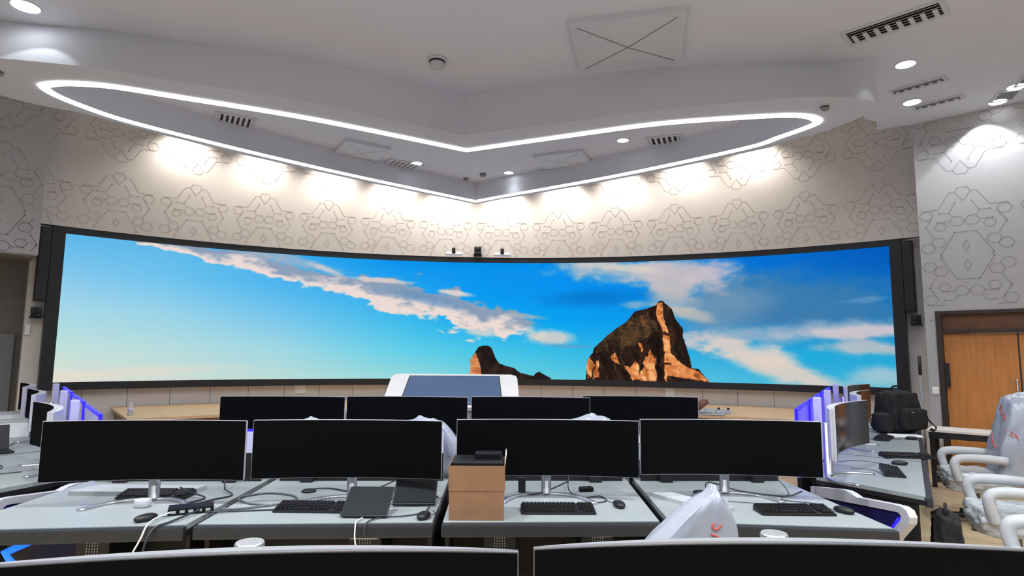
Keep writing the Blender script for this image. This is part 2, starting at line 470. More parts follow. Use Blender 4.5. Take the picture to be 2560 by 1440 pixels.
# upper ceiling: everything on the camera side of the soffit, and the right hand strip
bm = B()
up_poly = [(-13, -6), (13, -6), (13, 3.3), (8.6, 6.77), (6.16, 8.94), (5.77, 9.18), (5.57, 8.86), (5.31, 8.74), (4.42, 7.3), (4.36, 6.9)]+[(x, y+lean_top(x)+.03) for x, y in nearR[::-1][1:-1]]+[(-6.35, 6.35), (-9.7, 6.4), (-13, 3.5)]
flat(bm, up_poly, ZU)
edge = [(6.16, 8.94), (5.77, 9.18), (5.57, 8.86), (5.31, 8.74), (4.42, 7.3)]
skirt(bm, edge, ZU, ZC, closed=False)
skirt(bm, [(-6.3, 6.15), (-9.7, 6.4)], ZU, ZC, closed=False)
flat(bm, [(-13, 6.0), (-6.2, 6.0), (4, 6.7), (7.2, 8.0), (8, 13.5), (-13, 13.5)], ZC)
struct('ceiling', bm, 'ceil')

# ------------------------------------------------------------------ the video wall
T0, T1 = -.7490, .6755; Z0, Z1 = 1.19, 3.59
LW = (T1-T0)*RS
NU, NV = 1500, 240

class VN:
    """tileless value noise on arrays"""
    def __init__(s, seed): s.g = np.random.RandomState(seed).rand(256, 256)
    def __call__(s, x, y):
        xi = np.floor(x).astype(int); yi = np.floor(y).astype(int); fx = x-xi; fy = y-yi
        fx = fx*fx*(3-2*fx); fy = fy*fy*(3-2*fy)
        g = lambda a, b: s.g[a % 256, b % 256]
        return (g(xi, yi)*(1-fx)+g(xi+1, yi)*fx)*(1-fy)+(g(xi, yi+1)*(1-fx)+g(xi+1, yi+1)*fx)*fy
def fbm(x, y, seed, o=5):
    n = VN(seed); v = 0; a = .5; t = 0
    for i in range(o): v = v+a*n(x*2**i+i*17.3, y*2**i+i*9.1); t += a; a *= .55
    return v/t
def inside(P, x, y):
    r = np.zeros(x.shape, bool); n = len(P)
    for i in range(n):
        x1, y1 = P[i-1]; x2, y2 = P[i]
        if y1 == y2: continue
        c = ((y1 > y) != (y2 > y)) & (x < (x2-x1)*(y-y1)/(y2-y1)+x1)
        r ^= c
    return r
def sstep(a, b, x):
    t = np.clip((x-a)/(b-a), 0, 1); return t*t*(3-2*t)

def picture():
    s = np.linspace(0, LW, NU)[None, :].repeat(NV, 0); h = np.linspace(0, 2.4, NV)[:, None].repeat(NU, 1)
    cols = [0, 1.43, 3.42, 5.72, 7.35, 9.01, 11.42, 13.57, LW]
    hs = [0, .6, 1.2, 1.8, 2.4]
    T = {0: [(222, 222, 208), (190, 224, 220), (164, 214, 232), (128, 197, 236), (92, 182, 233)],
         1: [(210, 220, 212), (182, 220, 222), (152, 210, 232), (112, 195, 238), (92, 184, 232)],
         2: [(188, 220, 214), (158, 214, 228), (118, 197, 236), (76, 181, 238), (60, 172, 236)],
         3: [(152, 216, 218), (98, 206, 232), (60, 186, 236), (38, 166, 240), (0, 146, 236)],
         4: [(118, 211, 222), (70, 196, 232), (16, 168, 238), (0, 152, 241), (0, 144, 236)],
         5: [(96, 202, 220), (50, 186, 230), (0, 162, 239), (0, 146, 240), (0, 140, 235)],
         6: [(92, 192, 220), (40, 172, 226), (10, 150, 232), (0, 134, 229), (0, 124, 224)],
         7: [(64, 182, 222), (36, 166, 216), (28, 132, 202), (8, 114, 205), (0, 104, 204)],
         8: [(30, 172, 218), (40, 166, 212), (20, 124, 192), (0, 104, 194), (0, 88, 184)]}
    rgb = np.zeros((NV, NU, 3))
    for k in range(3):
        G = np.array([[T[c][r][k] for c in range(9)] for r in range(5)], float)
        rows = np.stack([np.interp(s[0], cols, G[r]) for r in range(5)])
        for i in range(NV):
            hh = h[i, 0]; j = min(3, int(hh/.6)); t = (hh-hs[j])/.6
            rgb[i, :, k] = rows[j]*(1-t)+rows[j+1]*t
    wx = (fbm(s*1.6, h*3.2, 3)-.5); wy = (fbm(s*1.6+40, h*3.2, 4)-.5)
    fine = fbm(s*3.2+wx, h*6.5+wy, 11, 6)
    def lay(mask, col):
        m = np.clip(mask, 0, 1)[..., None]
        return rgb*(1-m)+np.array(col, float)*m
    def ell(cx, cy, rx, ry, tilt=0, soft=.5, nz=.9):
        dx = s-cx; dy = h-cy-tilt*dx
        d = np.sqrt((dx/rx)**2+(dy/ry)**2)+(fine-.5)*nz+wx*nz*.6
        return 1-sstep(1-soft, 1+soft*.4, d)
    # wide grey-blue cloud masses, upper right
    rgb = lay(.78*ell(13.3, 1.55, 2.3, .62, -.08, .6, .6), (70, 124, 168))
    rgb = lay(.75*ell(12.2, 1.35, 1.0, .75, 0, .7, .6), (122, 152, 178))
    rgb = lay(.55*ell(13.9, 1.15, 1.9, .32, -.03, .7, .6), (58, 120, 172))
    rgb = lay(.5*ell(9.7, 1.66, 1.2, .2, .05, .7, .8), (0, 104, 186))
    rgb = lay(.85*ell(10.3, 2.22, 1.5, .28, -.1, .6, 1.), (186, 192, 196))
    rgb = lay(.85*ell(11.45, 2.1, 1.05, .42, -.08, .55, .7), (205, 192, 196))
    rgb = lay(.8*ell(11.35, 1.8, .55, .55, .15, .7, .6), (190, 186, 190))
    rgb = lay(.75*ell(10.1, 2.3, .95, .1, -.12, .6, .9), (220, 208, 198))
    rgb = lay(.7*ell(12.0, 2.12, .55, .2, .2, .7, .8), (206, 190, 200))
    rgb = lay(.6*ell(10.55, 1.53, .32, .08, 0, .6, .9), (186, 184, 188))
    rgb = lay(.75*ell(11.5, 1.35, .6, .14, -.25, .7, .9), (200, 190, 182))
    # pale cloud low right
    rgb = lay(.8*ell(13.1, .92, 2.4, .2, .06, .7, .9), (150, 176, 200))
    rgb = lay(.9*ell(12.5, .62, 1.05, .24, -.22, .55, .9), (222, 206, 200))
    rgb = lay(.9*ell(13.2, .26, 1.15, .26, -.3, .6, .7), (226, 208, 196))
    rgb = lay(.85*ell(14.4, .93, 1.25, .12, .02, .6, .9), (214, 200, 204))
    rgb = lay(.8*ell(14.6, .66, .8, .14, -.05, .7, .9), (206, 194, 196))
    rgb = lay(.45*ell(14.65, 1.5, .5, .06, .05, .7, .9), (110, 160, 200))
    rgb = lay(.7*ell(14.9, .18, .7, .22, 0, .7, .6), (196, 204, 208))
    rgb = lay(.5*ell(13.8, .48, .4, .12, 0, .6, .9), (20, 172, 222))
    # horizon haze low left
    rgb = lay(.5*ell(.9, .14, 2.0, .09, .04, .8, .5), (238, 218, 200))
    # long diagonal cloud
    bs = [1.2, 2.0, 2.67, 3.38, 3.83, 4.36, 4.91, 5.71, 6.53, 7.36, 7.9, 8.35]
    bh = [2.40, 2.33, 2.24, 2.09, 1.99, 1.89, 1.78, 1.62, 1.42, 1.26, 1.17, 1.08]
    bw = [.05, .12, .17, .21, .22, .17, .24, .33, .37, .36, .32, .12]
    mid = np.interp(s, bs, bh); wid = np.interp(s, bs, bw)
    d = (h-mid)/wid+(fine-.5)*2.0+wx*1.2
    m = (1-sstep(.75, 1.1, np.abs(d)))*(s > 1.0)*(1-sstep(8.1, 8.75, s+wx))
    low = fbm(s*2.1, h*4.4, 21, 5)
    bright = np.clip(sstep(.55, -.45, d+(low-.5)*1.6), 0, 1)[..., None]
    c = np.array((138, 158, 184.))*(1-bright)+np.array((236, 218, 212.))*bright
    rgb = rgb*(1-m[..., None])+c*m[..., None]
    rgb = lay(.7*ell(3.6, 2.28, 1.1, .13, -.18, .6, .8), (168, 180, 198))
    rgb = lay(.75*ell(4.2, 2.16, .4, .07, -.3, .6, .8), (220, 206, 206))
    rgb = lay(.85*ell(5.3, 1.98, .7, .05, -.05, .6, .9), (222, 208, 206))
    rgb = lay(.9*ell(6.85, 1.75, .45, .06, -.12, .6, .9), (226, 212, 208))
    rgb = lay(.65*ell(6.3, 1.62, .9, .12, -.2, .7, .8), (96, 142, 186))
    rgb = lay(.8*ell(7.4, .98, .35, .12, -.1, .6, .9), (232, 214, 206))
    rgb = lay(.8*ell(8.3, 1.29, .5, .06, -.1, .7, .9), (170, 176, 186))
    rgb = lay(.9*ell(8.8, .86, .55, .17, -.05, .6, .8), (214, 206, 202))
    rgb = lay(.6*ell(8.55, .9, .28, .11, 0, .6, .8), (238, 216, 200))
    rgb = lay(.7*ell(9.2, .68, .6, .04, -.03, .6, .9), (96, 160, 196))
    # rocks
    nx = (fbm(s*7, h*7, 31)-.5)*.10; ny = (fbm(s*7+9, h*7, 32)-.5)*.10
    tex = fbm(s*9, h*5, 33, 6); tex2 = fbm(s*5+3*h, h*14, 35, 5)
    rock = [(9.53, -.1), (9.53, .04), (9.56, .39), (9.68, .55), (9.69, .64), (9.92, .86), (10.15, 1.05), (10.35, 1.16), (10.46, 1.31), (10.53, 1.39), (10.75, 1.43), (10.95, 1.51), (11.01, 1.59), (11.09, 1.6), (11.16, 1.53), (11.26, 1.42), (11.31, 1.24), (11.45, 1.02), (11.45, .86), (11.55, .58), (11.6, .27), (11.74, .26), (11.83, .13), (11.95, -.02), (11.95, -.1)]
    olive = [(9.69, .62), (9.92, .86), (10.15, 1.05), (10.35, 1.16), (10.5, 1.27), (10.72, 1.22), (10.94, 1.18), (10.96, 1.04), (10.72, .86), (10.54, .71), (10.27, .64), (10.08, .75), (9.76, .52)]
    strk = [(10.97, 1.53), (11.08, 1.58), (11.09, 1.31), (11.12, 1.13), (11.2, .86), (11.2, .64), (11.21, .56), (11.44, .32), (11.74, .22), (11.95, -.02), (11.09, -.02), (11.09, .56), (11.05, .78), (11.08, .93), (10.98, 1.22), (10.94, 1.4)]
    pats = [[(9.56, .36), (9.64, .42), (9.70, .30), (9.66, .05), (9.54, .02)], [(9.72, .38), (9.78, .41), (9.81, .02), (9.70, .02)], [(10.34, .26), (10.54, .40), (10.63, -.02), (10.42, .02)],
            [(10.62, .16), (10.74, .42), (10.84, .62), (10.93, .38), (10.93, -.02), (10.60, -.02)], [(10.03, .46), (10.14, .57), (10.2, .3), (10.09, .33)],
            [(10.58, .75), (10.64, .75), (10.69, .62), (10.67, .54)]]
    brown2 = [(10.64, 1.27), (10.79, 1.38), (10.77, 1.22), (10.59, 1.04)]
    X = s+nx; Y = h+ny
    def fill(P, c0, c1, tx, jit=1.):
        nonlocal rgb
        mk = inside(P, s+nx*jit, h+ny*jit)[..., None]
        t = np.clip((tx-.3)/.4, 0, 1)[..., None]
        rgb = np.where(mk, np.array(c0, float)*(1-t)+np.array(c1, float)*t, rgb)
    def msk(P, jit=1.): return inside(P, s+nx*jit, h+ny*jit).astype(float)
    ridge = fbm(s*13+h*3+wx*4, h*4-s*1.5, 41, 6); grain = fbm(s*30, h*24, 43, 4)
    def ramp(v):
        ks = [0, .25, .45, .62, .8, 1.]
        cs = np.array([(18, 12, 11), (44, 30, 24), (92, 62, 38), (168, 88, 46), (222, 136, 76), (246, 184, 122)], float)
        return np.stack([np.interp(v, ks, cs[:, k]) for k in range(3)], -1)
    body = msk(rock, .4)
    v = .20+(ridge-.5)*.55+(grain-.5)*.2
    ol = msk(olive, 1.2)
    v = v+ol*(.10+(tex2-.5)*.5)
    for P, w in [(P, .62) for P in pats]+[(brown2, .22), ([(10.35, 1.1), (10.46, 1.30), (10.5, 1.2), (10.42, 1.05)], .34)]:
        m1 = msk(P, 1.6); v = v*(1-m1)+m1*(.12+w+(ridge-.5)*1.0+(tex2-.5)*.45+(grain-.5)*.25)
    m1 = msk(strk, .7); v = v*(1-m1)+m1*(.80+(tex2-.5)*.5+(ridge-.5)*.45+(grain-.5)*.25)
    for P in ([(10.93, .9), (11.06, .9), (11.08, .5), (11.06, -.02), (10.95, -.02)], [(11.07, .99), (11.22, .94), (11.22, .90), (11.07, .93)], [(11.08, .36), (11.22, .34), (11.22, .31), (11.08, .32)], [(11.15, .12), (11.5, .07), (11.9, .02), (11.9, -.02), (11.1, -.02)]):
        m1 = msk(P, .8)*.8; v = v*(1-m1)+m1*(.16+(ridge-.5)*.7+(grain-.5)*.3)
    col = ramp(np.clip(v, 0, 1)); og = (ol*np.clip(1-np.abs(v-.35)*2.2, 0, 1))[..., None]
    col = col*(1-.35*og)+np.array((84, 72, 44.))*.35*og
    rgb = rgb*(1-body[..., None])+col*body[..., None]
    r2 = [(7.15, -.1), (7.15, .04), (7.17, .31), (7.14, .35), (7.28, .57), (7.32, .64), (7.41, .68), (7.52, .68), (7.6, .63), (7.68, .43), (7.76, .32), (7.9, .27), (8.07, .22), (8.19, .12), (8.45, .07), (8.52, .13), (8.59, .16), (8.67, .11), (8.82, .02), (8.82, -.1)]
    fill(r2, (26, 20, 20), (52, 38, 34), tex, .3)
    fill([(7.15, -.02), (7.17, .31), (7.14, .35), (7.27, .54), (7.33, .4), (7.36, .26), (7.42, .02)], (186, 104, 62), (236, 166, 104), tex2, .5)
    return np.clip(rgb, 0, 255)

def make_video():
    root = thing('video_wall', 'huge curved video wall showing blue sky, clouds and orange rocks', 'video wall', (*arc(-.03, RS), 0))
    off = Vector(root.location)
    th = np.linspace(T0, T1, NU); zz = np.linspace(Z0, Z1, NV)
    X = (CX+(RS-.02)*np.sin(th))[None, :].repeat(NV, 0)-off.x; Y = (CY+(RS-.02)*np.cos(th))[None, :].repeat(NV, 0)-off.y
    Z = zz[:, None].repeat(NU, 1)
    verts = np.stack([X, Y, Z], -1).reshape(-1, 3)
    i = np.arange(NV-1)[:, None]*NU+np.arange(NU-1)[None, :]
    faces = np.stack([i, i+1, i+NU+1, i+NU], -1).reshape(-1, 4)
    me = bpy.data.meshes.new('display')
    me.vertices.add(len(verts)); me.vertices.foreach_set('co', verts.ravel().astype(np.float32))
    me.loops.add(faces.size); me.loops.foreach_set('vertex_index', faces.ravel().astype(np.int32))
    me.polygons.add(len(faces)); me.polygons.foreach_set('loop_start', np.arange(0, faces.size, 4, dtype=np.int32))
    me.update(calc_edges=True)
    p = picture()/255.
    p = np.where(p <= .04045, p/12.92, ((p+.055)/1.055)**2.4)
    ca = me.color_attributes.new('picture', 'FLOAT_COLOR', 'POINT')
    ca.data.foreach_set('color', np.concatenate([p.reshape(-1, 3), np.ones((NU*NV, 1))], 1).ravel().astype(np.float32))
    me.materials.append(M['video'])
    o = bpy.data.objects.new('display', me); COL.objects.link(o); o.parent = root
    bm = B()
    W = .0165
    arc_slab(bm, RS-.05, RS+.14, T0-W, T1+W, Z1, Z1+.125); arc_slab(bm, RS-.05, RS+.14, T0-W, T1+W, Z0-.125, Z0)
    arc_slab(bm, RS-.05, RS+.14, T0-W, T0, Z0, Z1, 4); arc_slab(bm, RS-.05, RS+.14, T1, T1+W, Z0, Z1, 4)
    arc_slab(bm, RS, RS+.14, T0, T1, Z0, Z1)
    bmesh.ops.translate(bm, vec=-off, verts=bm.verts[:])
    link_mesh('bezel', bm, 'bezel', root)
make_video()

def on_wall(th, R, z): return (*arc(th, R), z)
# column loudspeakers either side of the video wall
def column_speaker(th, R, z0, z1, label):
    t = thing('column_speaker', label, 'speaker', on_wall(th, R, z0), -th, 'column loudspeakers beside the video wall')
    bm = B(); box(bm, (0, 0, (z1-z0)/2), (.15, .2, z1-z0), .012); link_mesh('cabinet', bm, 'black', t)
    bm = B(); box(bm, (0, -.103, (z1-z0)/2), (.13, .008, z1-z0-.05), .003); link_mesh('grille', bm, 'bezel', t)
    bm = B(); box(bm, (0, .13, (z1-z0)/2), (.08, .09, .3)); link_mesh('bracket', bm, 'black', t)
column_speaker(-.7735, RS+.02, 2.47, 3.66, 'tall black column loudspeaker left of the video wall')
column_speaker(.7005, RS-.02, 2.45, 3.64, 'tall black column loudspeaker right of the video wall')
# pan-tilt cameras on the wall
def ptz(loc, rz, label, s=1.):
    t = thing('dome_camera', label, 'camera', loc, rz, 'black pan tilt cameras on the screen wall')
    bm = B(); box(bm, (0, .04, .0), (.17*s, .16*s, .025), .006); link_mesh('shelf_bracket', bm, 'black', t)
    bm = B(); lathe(bm, [(.07*s, .013), (.075*s, .02), (.075*s, .05*s), (.06*s, .06*s)]); link_mesh('base', bm, 'black', t)
    bm = B(); box(bm, (0, 0, .115*s), (.15*s, .13*s, .12*s), .03*s); link_mesh('head', bm, 'bezel', t)
    bm = B(); lathe(bm, [(.035*s, 0), (.04*s, .01), (.034*s, .03), (.02*s, .034)], axis='Y'); bmesh.ops.scale(bm, vec=(1, -1, 1), verts=bm.verts[:]); bmesh.ops.translate(bm, vec=(0, -.06*s, .115*s), verts=bm.verts[:]); link_mesh('lens', bm, 'gloss', t)
    return t
ptz(on_wall(-.7755, RS+.0, 2.21), .78, 'black pan tilt camera under the left column loudspeaker', .95)
ptz(on_wall(.7055, RS+.0, 2.24), -.71, 'black pan tilt camera beneath the right column loudspeaker', .95)
ptz(on_wall(-.0575, RS-.15, 3.73), .05, 'black box camera on top of the video wall, between two white bars', 1.)
def bar_camera(th, label):
    t = thing('conference_camera', label, 'camera', on_wall(th, RS-.18, 3.715), -th, 'white bar cameras on top of the video wall')
    bm = B(); box(bm, (0, 0, .016), (.36, .10, .03), .012); box(bm, (0, .03, .05), (.30, .02, .06), .008); link_mesh('bar', bm, 'bright', t)
    bm = B(); box(bm, (0, -.02, .09), (.075, .09, .125), .03); link_mesh('camera_head', bm, 'black', t)
bar_camera(-.1055, 'white bar with black camera head, left of the box camera')
bar_camera(-.0085, 'white bar with black camera head, right of the box camera')
# white boxes and switches on the walls
def plate(name, loc, rz, w, h, label, cat, d=.03, m='bright', group=None):
    t = thing(name, label, cat, loc, rz, group)
    bm = B(); box(bm, (0, 0, 0), (w, d, h), .006); link_mesh('cover', bm, m, t)
    bm = B(); box(bm, (0, -d/2-.003, 0), (w*.7, .006, h*.6), .002); link_mesh('face_panel', bm, m, t)
plate('wall_box', on_wall(-.383, RS+.14, 1.0), .38, .20, .20, 'white square box on the wall under the left half of the screen', 'wall box', group='white boxes below the screen')
plate('wall_box', on_wall(.312, RS+.14, .98), -.31, .19, .22, 'white square box on the wall under the right half of the screen', 'wall box', group='white boxes below the screen')
plate('wall_switch', on_wall(-.783, RS+.13, 2.02), .78, .07, .17, 'white switch plate on the grey wall below the left camera', 'switch', .03)
plate('wall_switch', RM(.075, 1.22, .012), math.atan2(RD[1], RD[0]), .085, .10, 'white switch plate on the wall beside the orange door', 'switch', .024)
bm = B(); tube(bm, [RM(-.02, .02, .55), RM(-.06, 1.45, .30)], .018, k=1)
t = thing('pole', 'slim grey pole leaning in the corner beside the orange door', 'pole'); link_mesh('shaft', bm, 'grey', t)
bm = B(); tube(bm, [RM(-.06, 1.45, .30), RM(-.068, 1.72, .255)], .022, k=1); link_mesh('grip', bm, 'black', t)

# ------------------------------------------------------------------ things on the ceiling
def downlight(loc, r, label, grp='round downlights in the ceiling'):
    t = thing('downlight', label, 'downlight', loc, 0, grp)
    bm = B(); n = 32
    a = [bm.verts.new((r*1.12*math.cos(2*PI*i/n), r*1.12*math.sin(2*PI*i/n), 0)) for i in range(n)]
    b = [bm.verts.new((r*1.10*math.cos(2*PI*i/n), r*1.10*math.sin(2*PI*i/n), -.012)) for i in range(n)]
    c = [bm.verts.new((r*math.cos(2*PI*i/n), r*math.sin(2*PI*i/n), -.008)) for i in range(n)]
    for p, q in ((a, b), (b, c)):
        for i in range(n): bm.faces.new((p[i], p[(i+1) % n], q[(i+1) % n], q[i]))
    link_mesh('trim_ring', bm, 'vent', t)
    bm = B(); lathe(bm, [(r*.99, -.003), (r*.99, -.009)], n=32); link_mesh('diffuser', bm, 'lamp', t)
    return t
DL = [((-5.12, 5.93, ZU), .125, 'large lit downlight at the upper left of the ceiling'),
      ((4.81, 7.02, ZU), .105, 'lit downlight beside the right end of the boomerang recess'),
      ((5.62, 8.12, ZU), .105, 'lit downlight between two slot vents near the right corner'),
      ((6.80, 8.08, ZU), .105, 'lit downlight close above the right patterned wall'),
      ((6.66, 7.60, ZU), .105, 'lit downlight at the right edge, between two grey grilles'),
      ((-1.70, 10.32, ZI), .085, 'small lit downlight in the left half of the recess'),
      ((-.08, 10.84, ZI), .085, 'small lit downlight in the recess just right of its point'),
      ((1.72, 9.10, ZI), .085, 'small lit downlight in the recess beside the right panel')]
for a in DL: downlight(*a)

def slot_vent(c, w, d, rz, label, n=6, cross=0):
    t = thing('slot_vent', label, 'air vent', c, rz, 'white slot vents in the ceiling')
    bm = B(); box(bm, (0, 0, -.002), (w, d, .004)); link_mesh('dark_backing', bm, 'vent_dark', t)  # solid dark plate, the duct's shade is put into its colour
    bm = B()
    for s in (-1, 1):
        box(bm, (0, s*(d/2+.02), -.008), (w+.08, .04, .016), .004); box(bm, (s*(w/2+.02), 0, -.008), (.04, d, .016), .004)
    link_mesh('frame', bm, 'vent', t)
    for i in range(n):
        bm = B(); y = -d/2+d*(i+.5)/n
        box(bm, (0, y, -.015), (w, d/n*.62, .004), rx=.6); link_mesh('blade', bm, 'vent', t)
    for i in range(cross):
        bm = B(); box(bm, (-w/2+w*(i+.5)/cross, d*.18, -.020), (w/cross*.42, d*.62, .012), .002); link_mesh('deflector', bm, 'vent', t)
az = lambda a, b: math.atan2(b[1]-a[1], b[0]-a[0])
slot_vent((4.09, 6.12, ZU), .86, .30, az((3.69, 6.26), (4.26, 5.69)), 'large slot vent with white deflectors at the top right of the ceiling', 5, 8)
slot_vent((5.35, 7.60, ZU), .56, .12, az((5.1, 7.78), (5.46, 7.38)), 'slot vent between the two right hand ceiling downlights', 3, 6)
slot_vent((5.98, 8.12, ZU), .52, .12, az((5.79, 8.21), (6.06, 7.91)), 'slot vent beside the downlight nearest the right corner', 3, 5)
def return_grille(c, w, d, rz, label):
    t = thing('return_grille', label, 'air vent', c, rz, 'grey framed return grilles')
    bm = B(); box(bm, (0, 0, -.004), (w, d, .008)); link_mesh('mesh_panel', bm, 'vent_grey', t)
    bm = B()
    for s in (-1, 1):
        box(bm, (0, s*d/2, -.01), (w+.04, .03, .02), .003); box(bm, (s*w/2, 0, -.01), (.03, d, .02), .003)
    link_mesh('frame', bm, 'vent', t)
return_grille((6.74, 7.87, ZU), .34, .24, az((6.64, 7.75), (6.77, 8.05)), 'grey framed return grille nearest the right patterned wall')
return_grille((6.66, 7.38, ZU), .34, .24, az((6.64, 7.75), (6.77, 8.05)), 'grey framed return grille at the right edge of the ceiling')

def diffuser(c, w, d, rz, label, h=.06, slots=0):
    """shallow boxed ceiling panel with an X fold"""
    t = thing('ceiling_panel', label, 'ceiling panel', c, rz, 'boxed access panels on the ceiling')
    bm = B()
    o = [(-w/2, -d/2), (w/2, -d/2), (w/2, d/2), (-w/2, d/2)]
    a = [bm.verts.new((x, y, 0)) for x, y in o]; b = [bm.verts.new((x, y, -h)) for x, y in o]; e = bm.verts.new((0, 0, -h-.035))
    for i in range(4):
        bm.faces.new((a[i-1], a[i], b[i], b[i-1])); bm.faces.new((b[i-1], b[i], e))
    link_mesh('panel', bm, 'vent', t)
    bm = B()
    for x, y in o[:2]:
        tube(bm, [(x*.86, y*.86, -h-.006), (0, 0, -h-.036)], .006, n=6, k=1); tube(bm, [(-x*.86, -y*.86, -h-.006), (0, 0, -h-.036)], .006, n=6, k=1)
    link_mesh('fold_line', bm, 'vent_grey' if w > 1 else 'vent', t)
diffuser((1.295, 6.48, ZU), 1.22, 1.10, az((.96, 6.22), (2.15, 5.95)), 'large square boxed panel with an X fold on the upper ceiling', .07)
diffuser((-2.50, 9.62, ZI), .75, .7, az((-2.91, 9.0), (-2.26, 9.41)), 'square boxed panel in the left half of the recess', .045)
diffuser((.86, 10.0, ZI), .85, .7, az((.42, 9.81), (1.2, 9.48)), 'square boxed panel in the right half of the recess', .045)
def louvre(c, w, d, rz, label, n=6):
    t = thing('louvre_vent', label, 'air vent', c, rz, 'dark louvred vents inside the recess')
    bm = B(); box(bm, (0, 0, -.003), (w, d, .006)); link_mesh('dark_backing', bm, 'vent_dark', t)  # dark plate coloured for the shade behind the blades
    bm = B()
    for s in (-1, 1):
        box(bm, (0, s*d/2, -.012), (w+.05, .03, .024), .003); box(bm, (s*w/2, 0, -.012), (.03, d, .024), .003)
    link_mesh('frame', bm, 'vent', t)
    for i in range(n):
        bm = B(); box(bm, (-w/2+w*(i+.5)/n, 0, -.014), (w/n*.5, d*.92, .012), ry=.4); link_mesh('blade', bm, 'vent', t)
louvre((-4.05, 8.42, ZI), .50, .45, az((-4.39, 8.09), (-4.07, 8.27)), 'dark louvred vent near the left tip of the recess', 7)
louvre((-1.98, 10.42, ZI), .62, .40, az((-2.14, 10.13), (-1.77, 10.43)), 'dark louvred vent beside the left recess downlight', 7)
louvre((.72, 10.62, ZI), .5, .26, az((.47, 10.58), (.95, 10.4)), 'dark louvred vent behind the right recess panel', 6)
louvre((2.36, 9.06, ZI), .5, .34, az((2.15, 8.95), (2.56, 8.8)), 'dark louvred vent near the right tip of the recess', 6)
def detector(c, r, label, m='white'):
    t = thing('smoke_detector', label, 'smoke detector', c, 0, 'round detectors on the ceiling')
    q = r/.115
    bm = B(); lathe(bm, [(r, 0), (r, -.02*q), (r*.92, -.03*q)]); link_mesh('base', bm, 'vent', t)
    bm = B(); lathe(bm, [(r*.86, -.03*q), (r*.86, -.045*q), (r*.80, -.05*q)]); link_mesh('gap_ring', bm, 'vent_dark', t)
    bm = B(); lathe(bm, [(r*.80, -.05*q), (r*.84, -.06*q), (r*.74, -.10*q), (r*.4, -.115*q)]); link_mesh('cover', bm, m, t)
detector((-.94, 7.0, ZU), .115, 'white round detector alone on the upper ceiling')
detector((-.56, 10.9, ZI), .07, 'small round detector in the recess left of its point downlight', 'grey')
detector((-.90, 11.2, ZI), .06, 'small round detector deepest in the point of the recess', 'grey')
detector((3.74, 6.93, ZS), .06, 'small round sensor on the soffit at the right end of the light strip', 'grey')
detector((-5.58, 6.20, ZS), .06, 'small round sensor on the soffit at the left end of the light strip', 'grey')

# ------------------------------------------------------------------ consoles
def shrink(poly, d):
    c = Vector((sum(p[0] for p in poly)/4, sum(p[1] for p in poly)/4))
    out = []
    for p in poly:
        v = Vector(p)-c; out.append(tuple(c+v*(1-d/v.length)))
    return out
def lerp2(a, b, t): return (a[0]+(b[0]-a[0])*t, a[1]+(b[1]-a[1])*t)
def desk(poly, label, group, posts=True, panel=True, ph=.36, led='led_blue', panel_mat='lavender'):
    """poly: front-left, front-right, back-right, back-left"""
    c = (sum(p[0] for p in poly)/4, sum(p[1] for p in poly)/4)
    P = [(x-c[0], y-c[1]) for x, y in poly]
    t = thing('console_desk', label, 'desk', (*c, 0), 0, group)
    FL, FR, BR, BL = P
    bm = B(); prism(bm, shrink(P, .014), .722, .75); link_mesh('desktop', bm, 'desk', t)
    bm = B(); prism(bm, P, .69, .722); link_mesh('edging', bm, 'cabinet', t)
    # padded charcoal front edge
    bm = B(); fv = Vector((FR[0]-FL[0], FR[1]-FL[1])); L = fv.length; a = math.atan2(fv.y, fv.x)
    nrm = Vector((fv.y, -fv.x))/L
    m = Vector(lerp2(FL, FR, .5))+nrm*.012
    box(bm, (m.x, m.y, .712), (L-.006, .05, .07), .012, rz=a); link_mesh('front_edge', bm, 'desk_edge', t)
    q = [lerp2(FL, BL, .36), lerp2(FR, BR, .36), lerp2(FR, BR, .97), lerp2(FL, BL, .97)]
    bm = B(); prism(bm, shrink(q, .02), .1, .69); link_mesh('cabinet', bm, 'cabinet', t)
    q = [lerp2(FL, BL, .12), lerp2(FR, BR, .12), lerp2(FR, BR, .95), lerp2(FL, BL, .95)]
    bm = B(); prism(bm, shrink(q, .03), 0, .1); link_mesh('plinth', bm, 'cabinet', t)
    for A, Bq, s in ((FL, BL, 1), (FR, BR, -1)):
        if 'headphone' in label and s == 1: continue
        q = [lerp2(A, Bq, .07), lerp2(A, Bq, .36)]
        bm = B(); d = Vector((q[1][0]-q[0][0], q[1][1]-q[0][1])); mid = Vector(lerp2(*q, .5))+Vector(fv/L)*.03*s
        box(bm, (mid.x, mid.y, .395), (d.length, .025, .59), rz=math.atan2(d.y, d.x)); link_mesh('leg', bm, 'cabinet', t)
    if panel:
        bv = Vector((BR[0]-BL[0], BR[1]-BL[1])); Lb = bv.length; ab = math.atan2(bv.y, bv.x)
        q = [Vector(lerp2(BL, FL, .08)), Vector(lerp2(BR, FR, .08))]; m = (q[0]+q[1])/2
        bm = B(); box(bm, (m.x, m.y, .75+ph*.78), (Lb-.10, .02, ph*.44), .006, rz=ab); pn = link_mesh('rear_panel', bm, panel_mat, t)
        bm = B(); box(bm, (m.x, m.y, .75+ph*.28), (Lb-.10, .018, ph*.56), rz=ab); link_mesh('lower_panel', bm, 'cabinet', t)
        bm = B(); box(bm, (m.x, m.y, .75+ph+.008), (Lb-.12, .016, .016), rz=ab); link_mesh('light_strip', bm, led, pn)
        if posts:
            for s in (-.3, .3):
                u = bv/Lb; pp = m+u*s*Lb+Vector((u.y, -u.x))*.05
                bm = B(); box(bm, (pp.x, pp.y, .75+ph*.48), (.09, .05, ph*.96), .006, rz=ab); link_mesh('rear_post', bm, 'black', t)
    return t

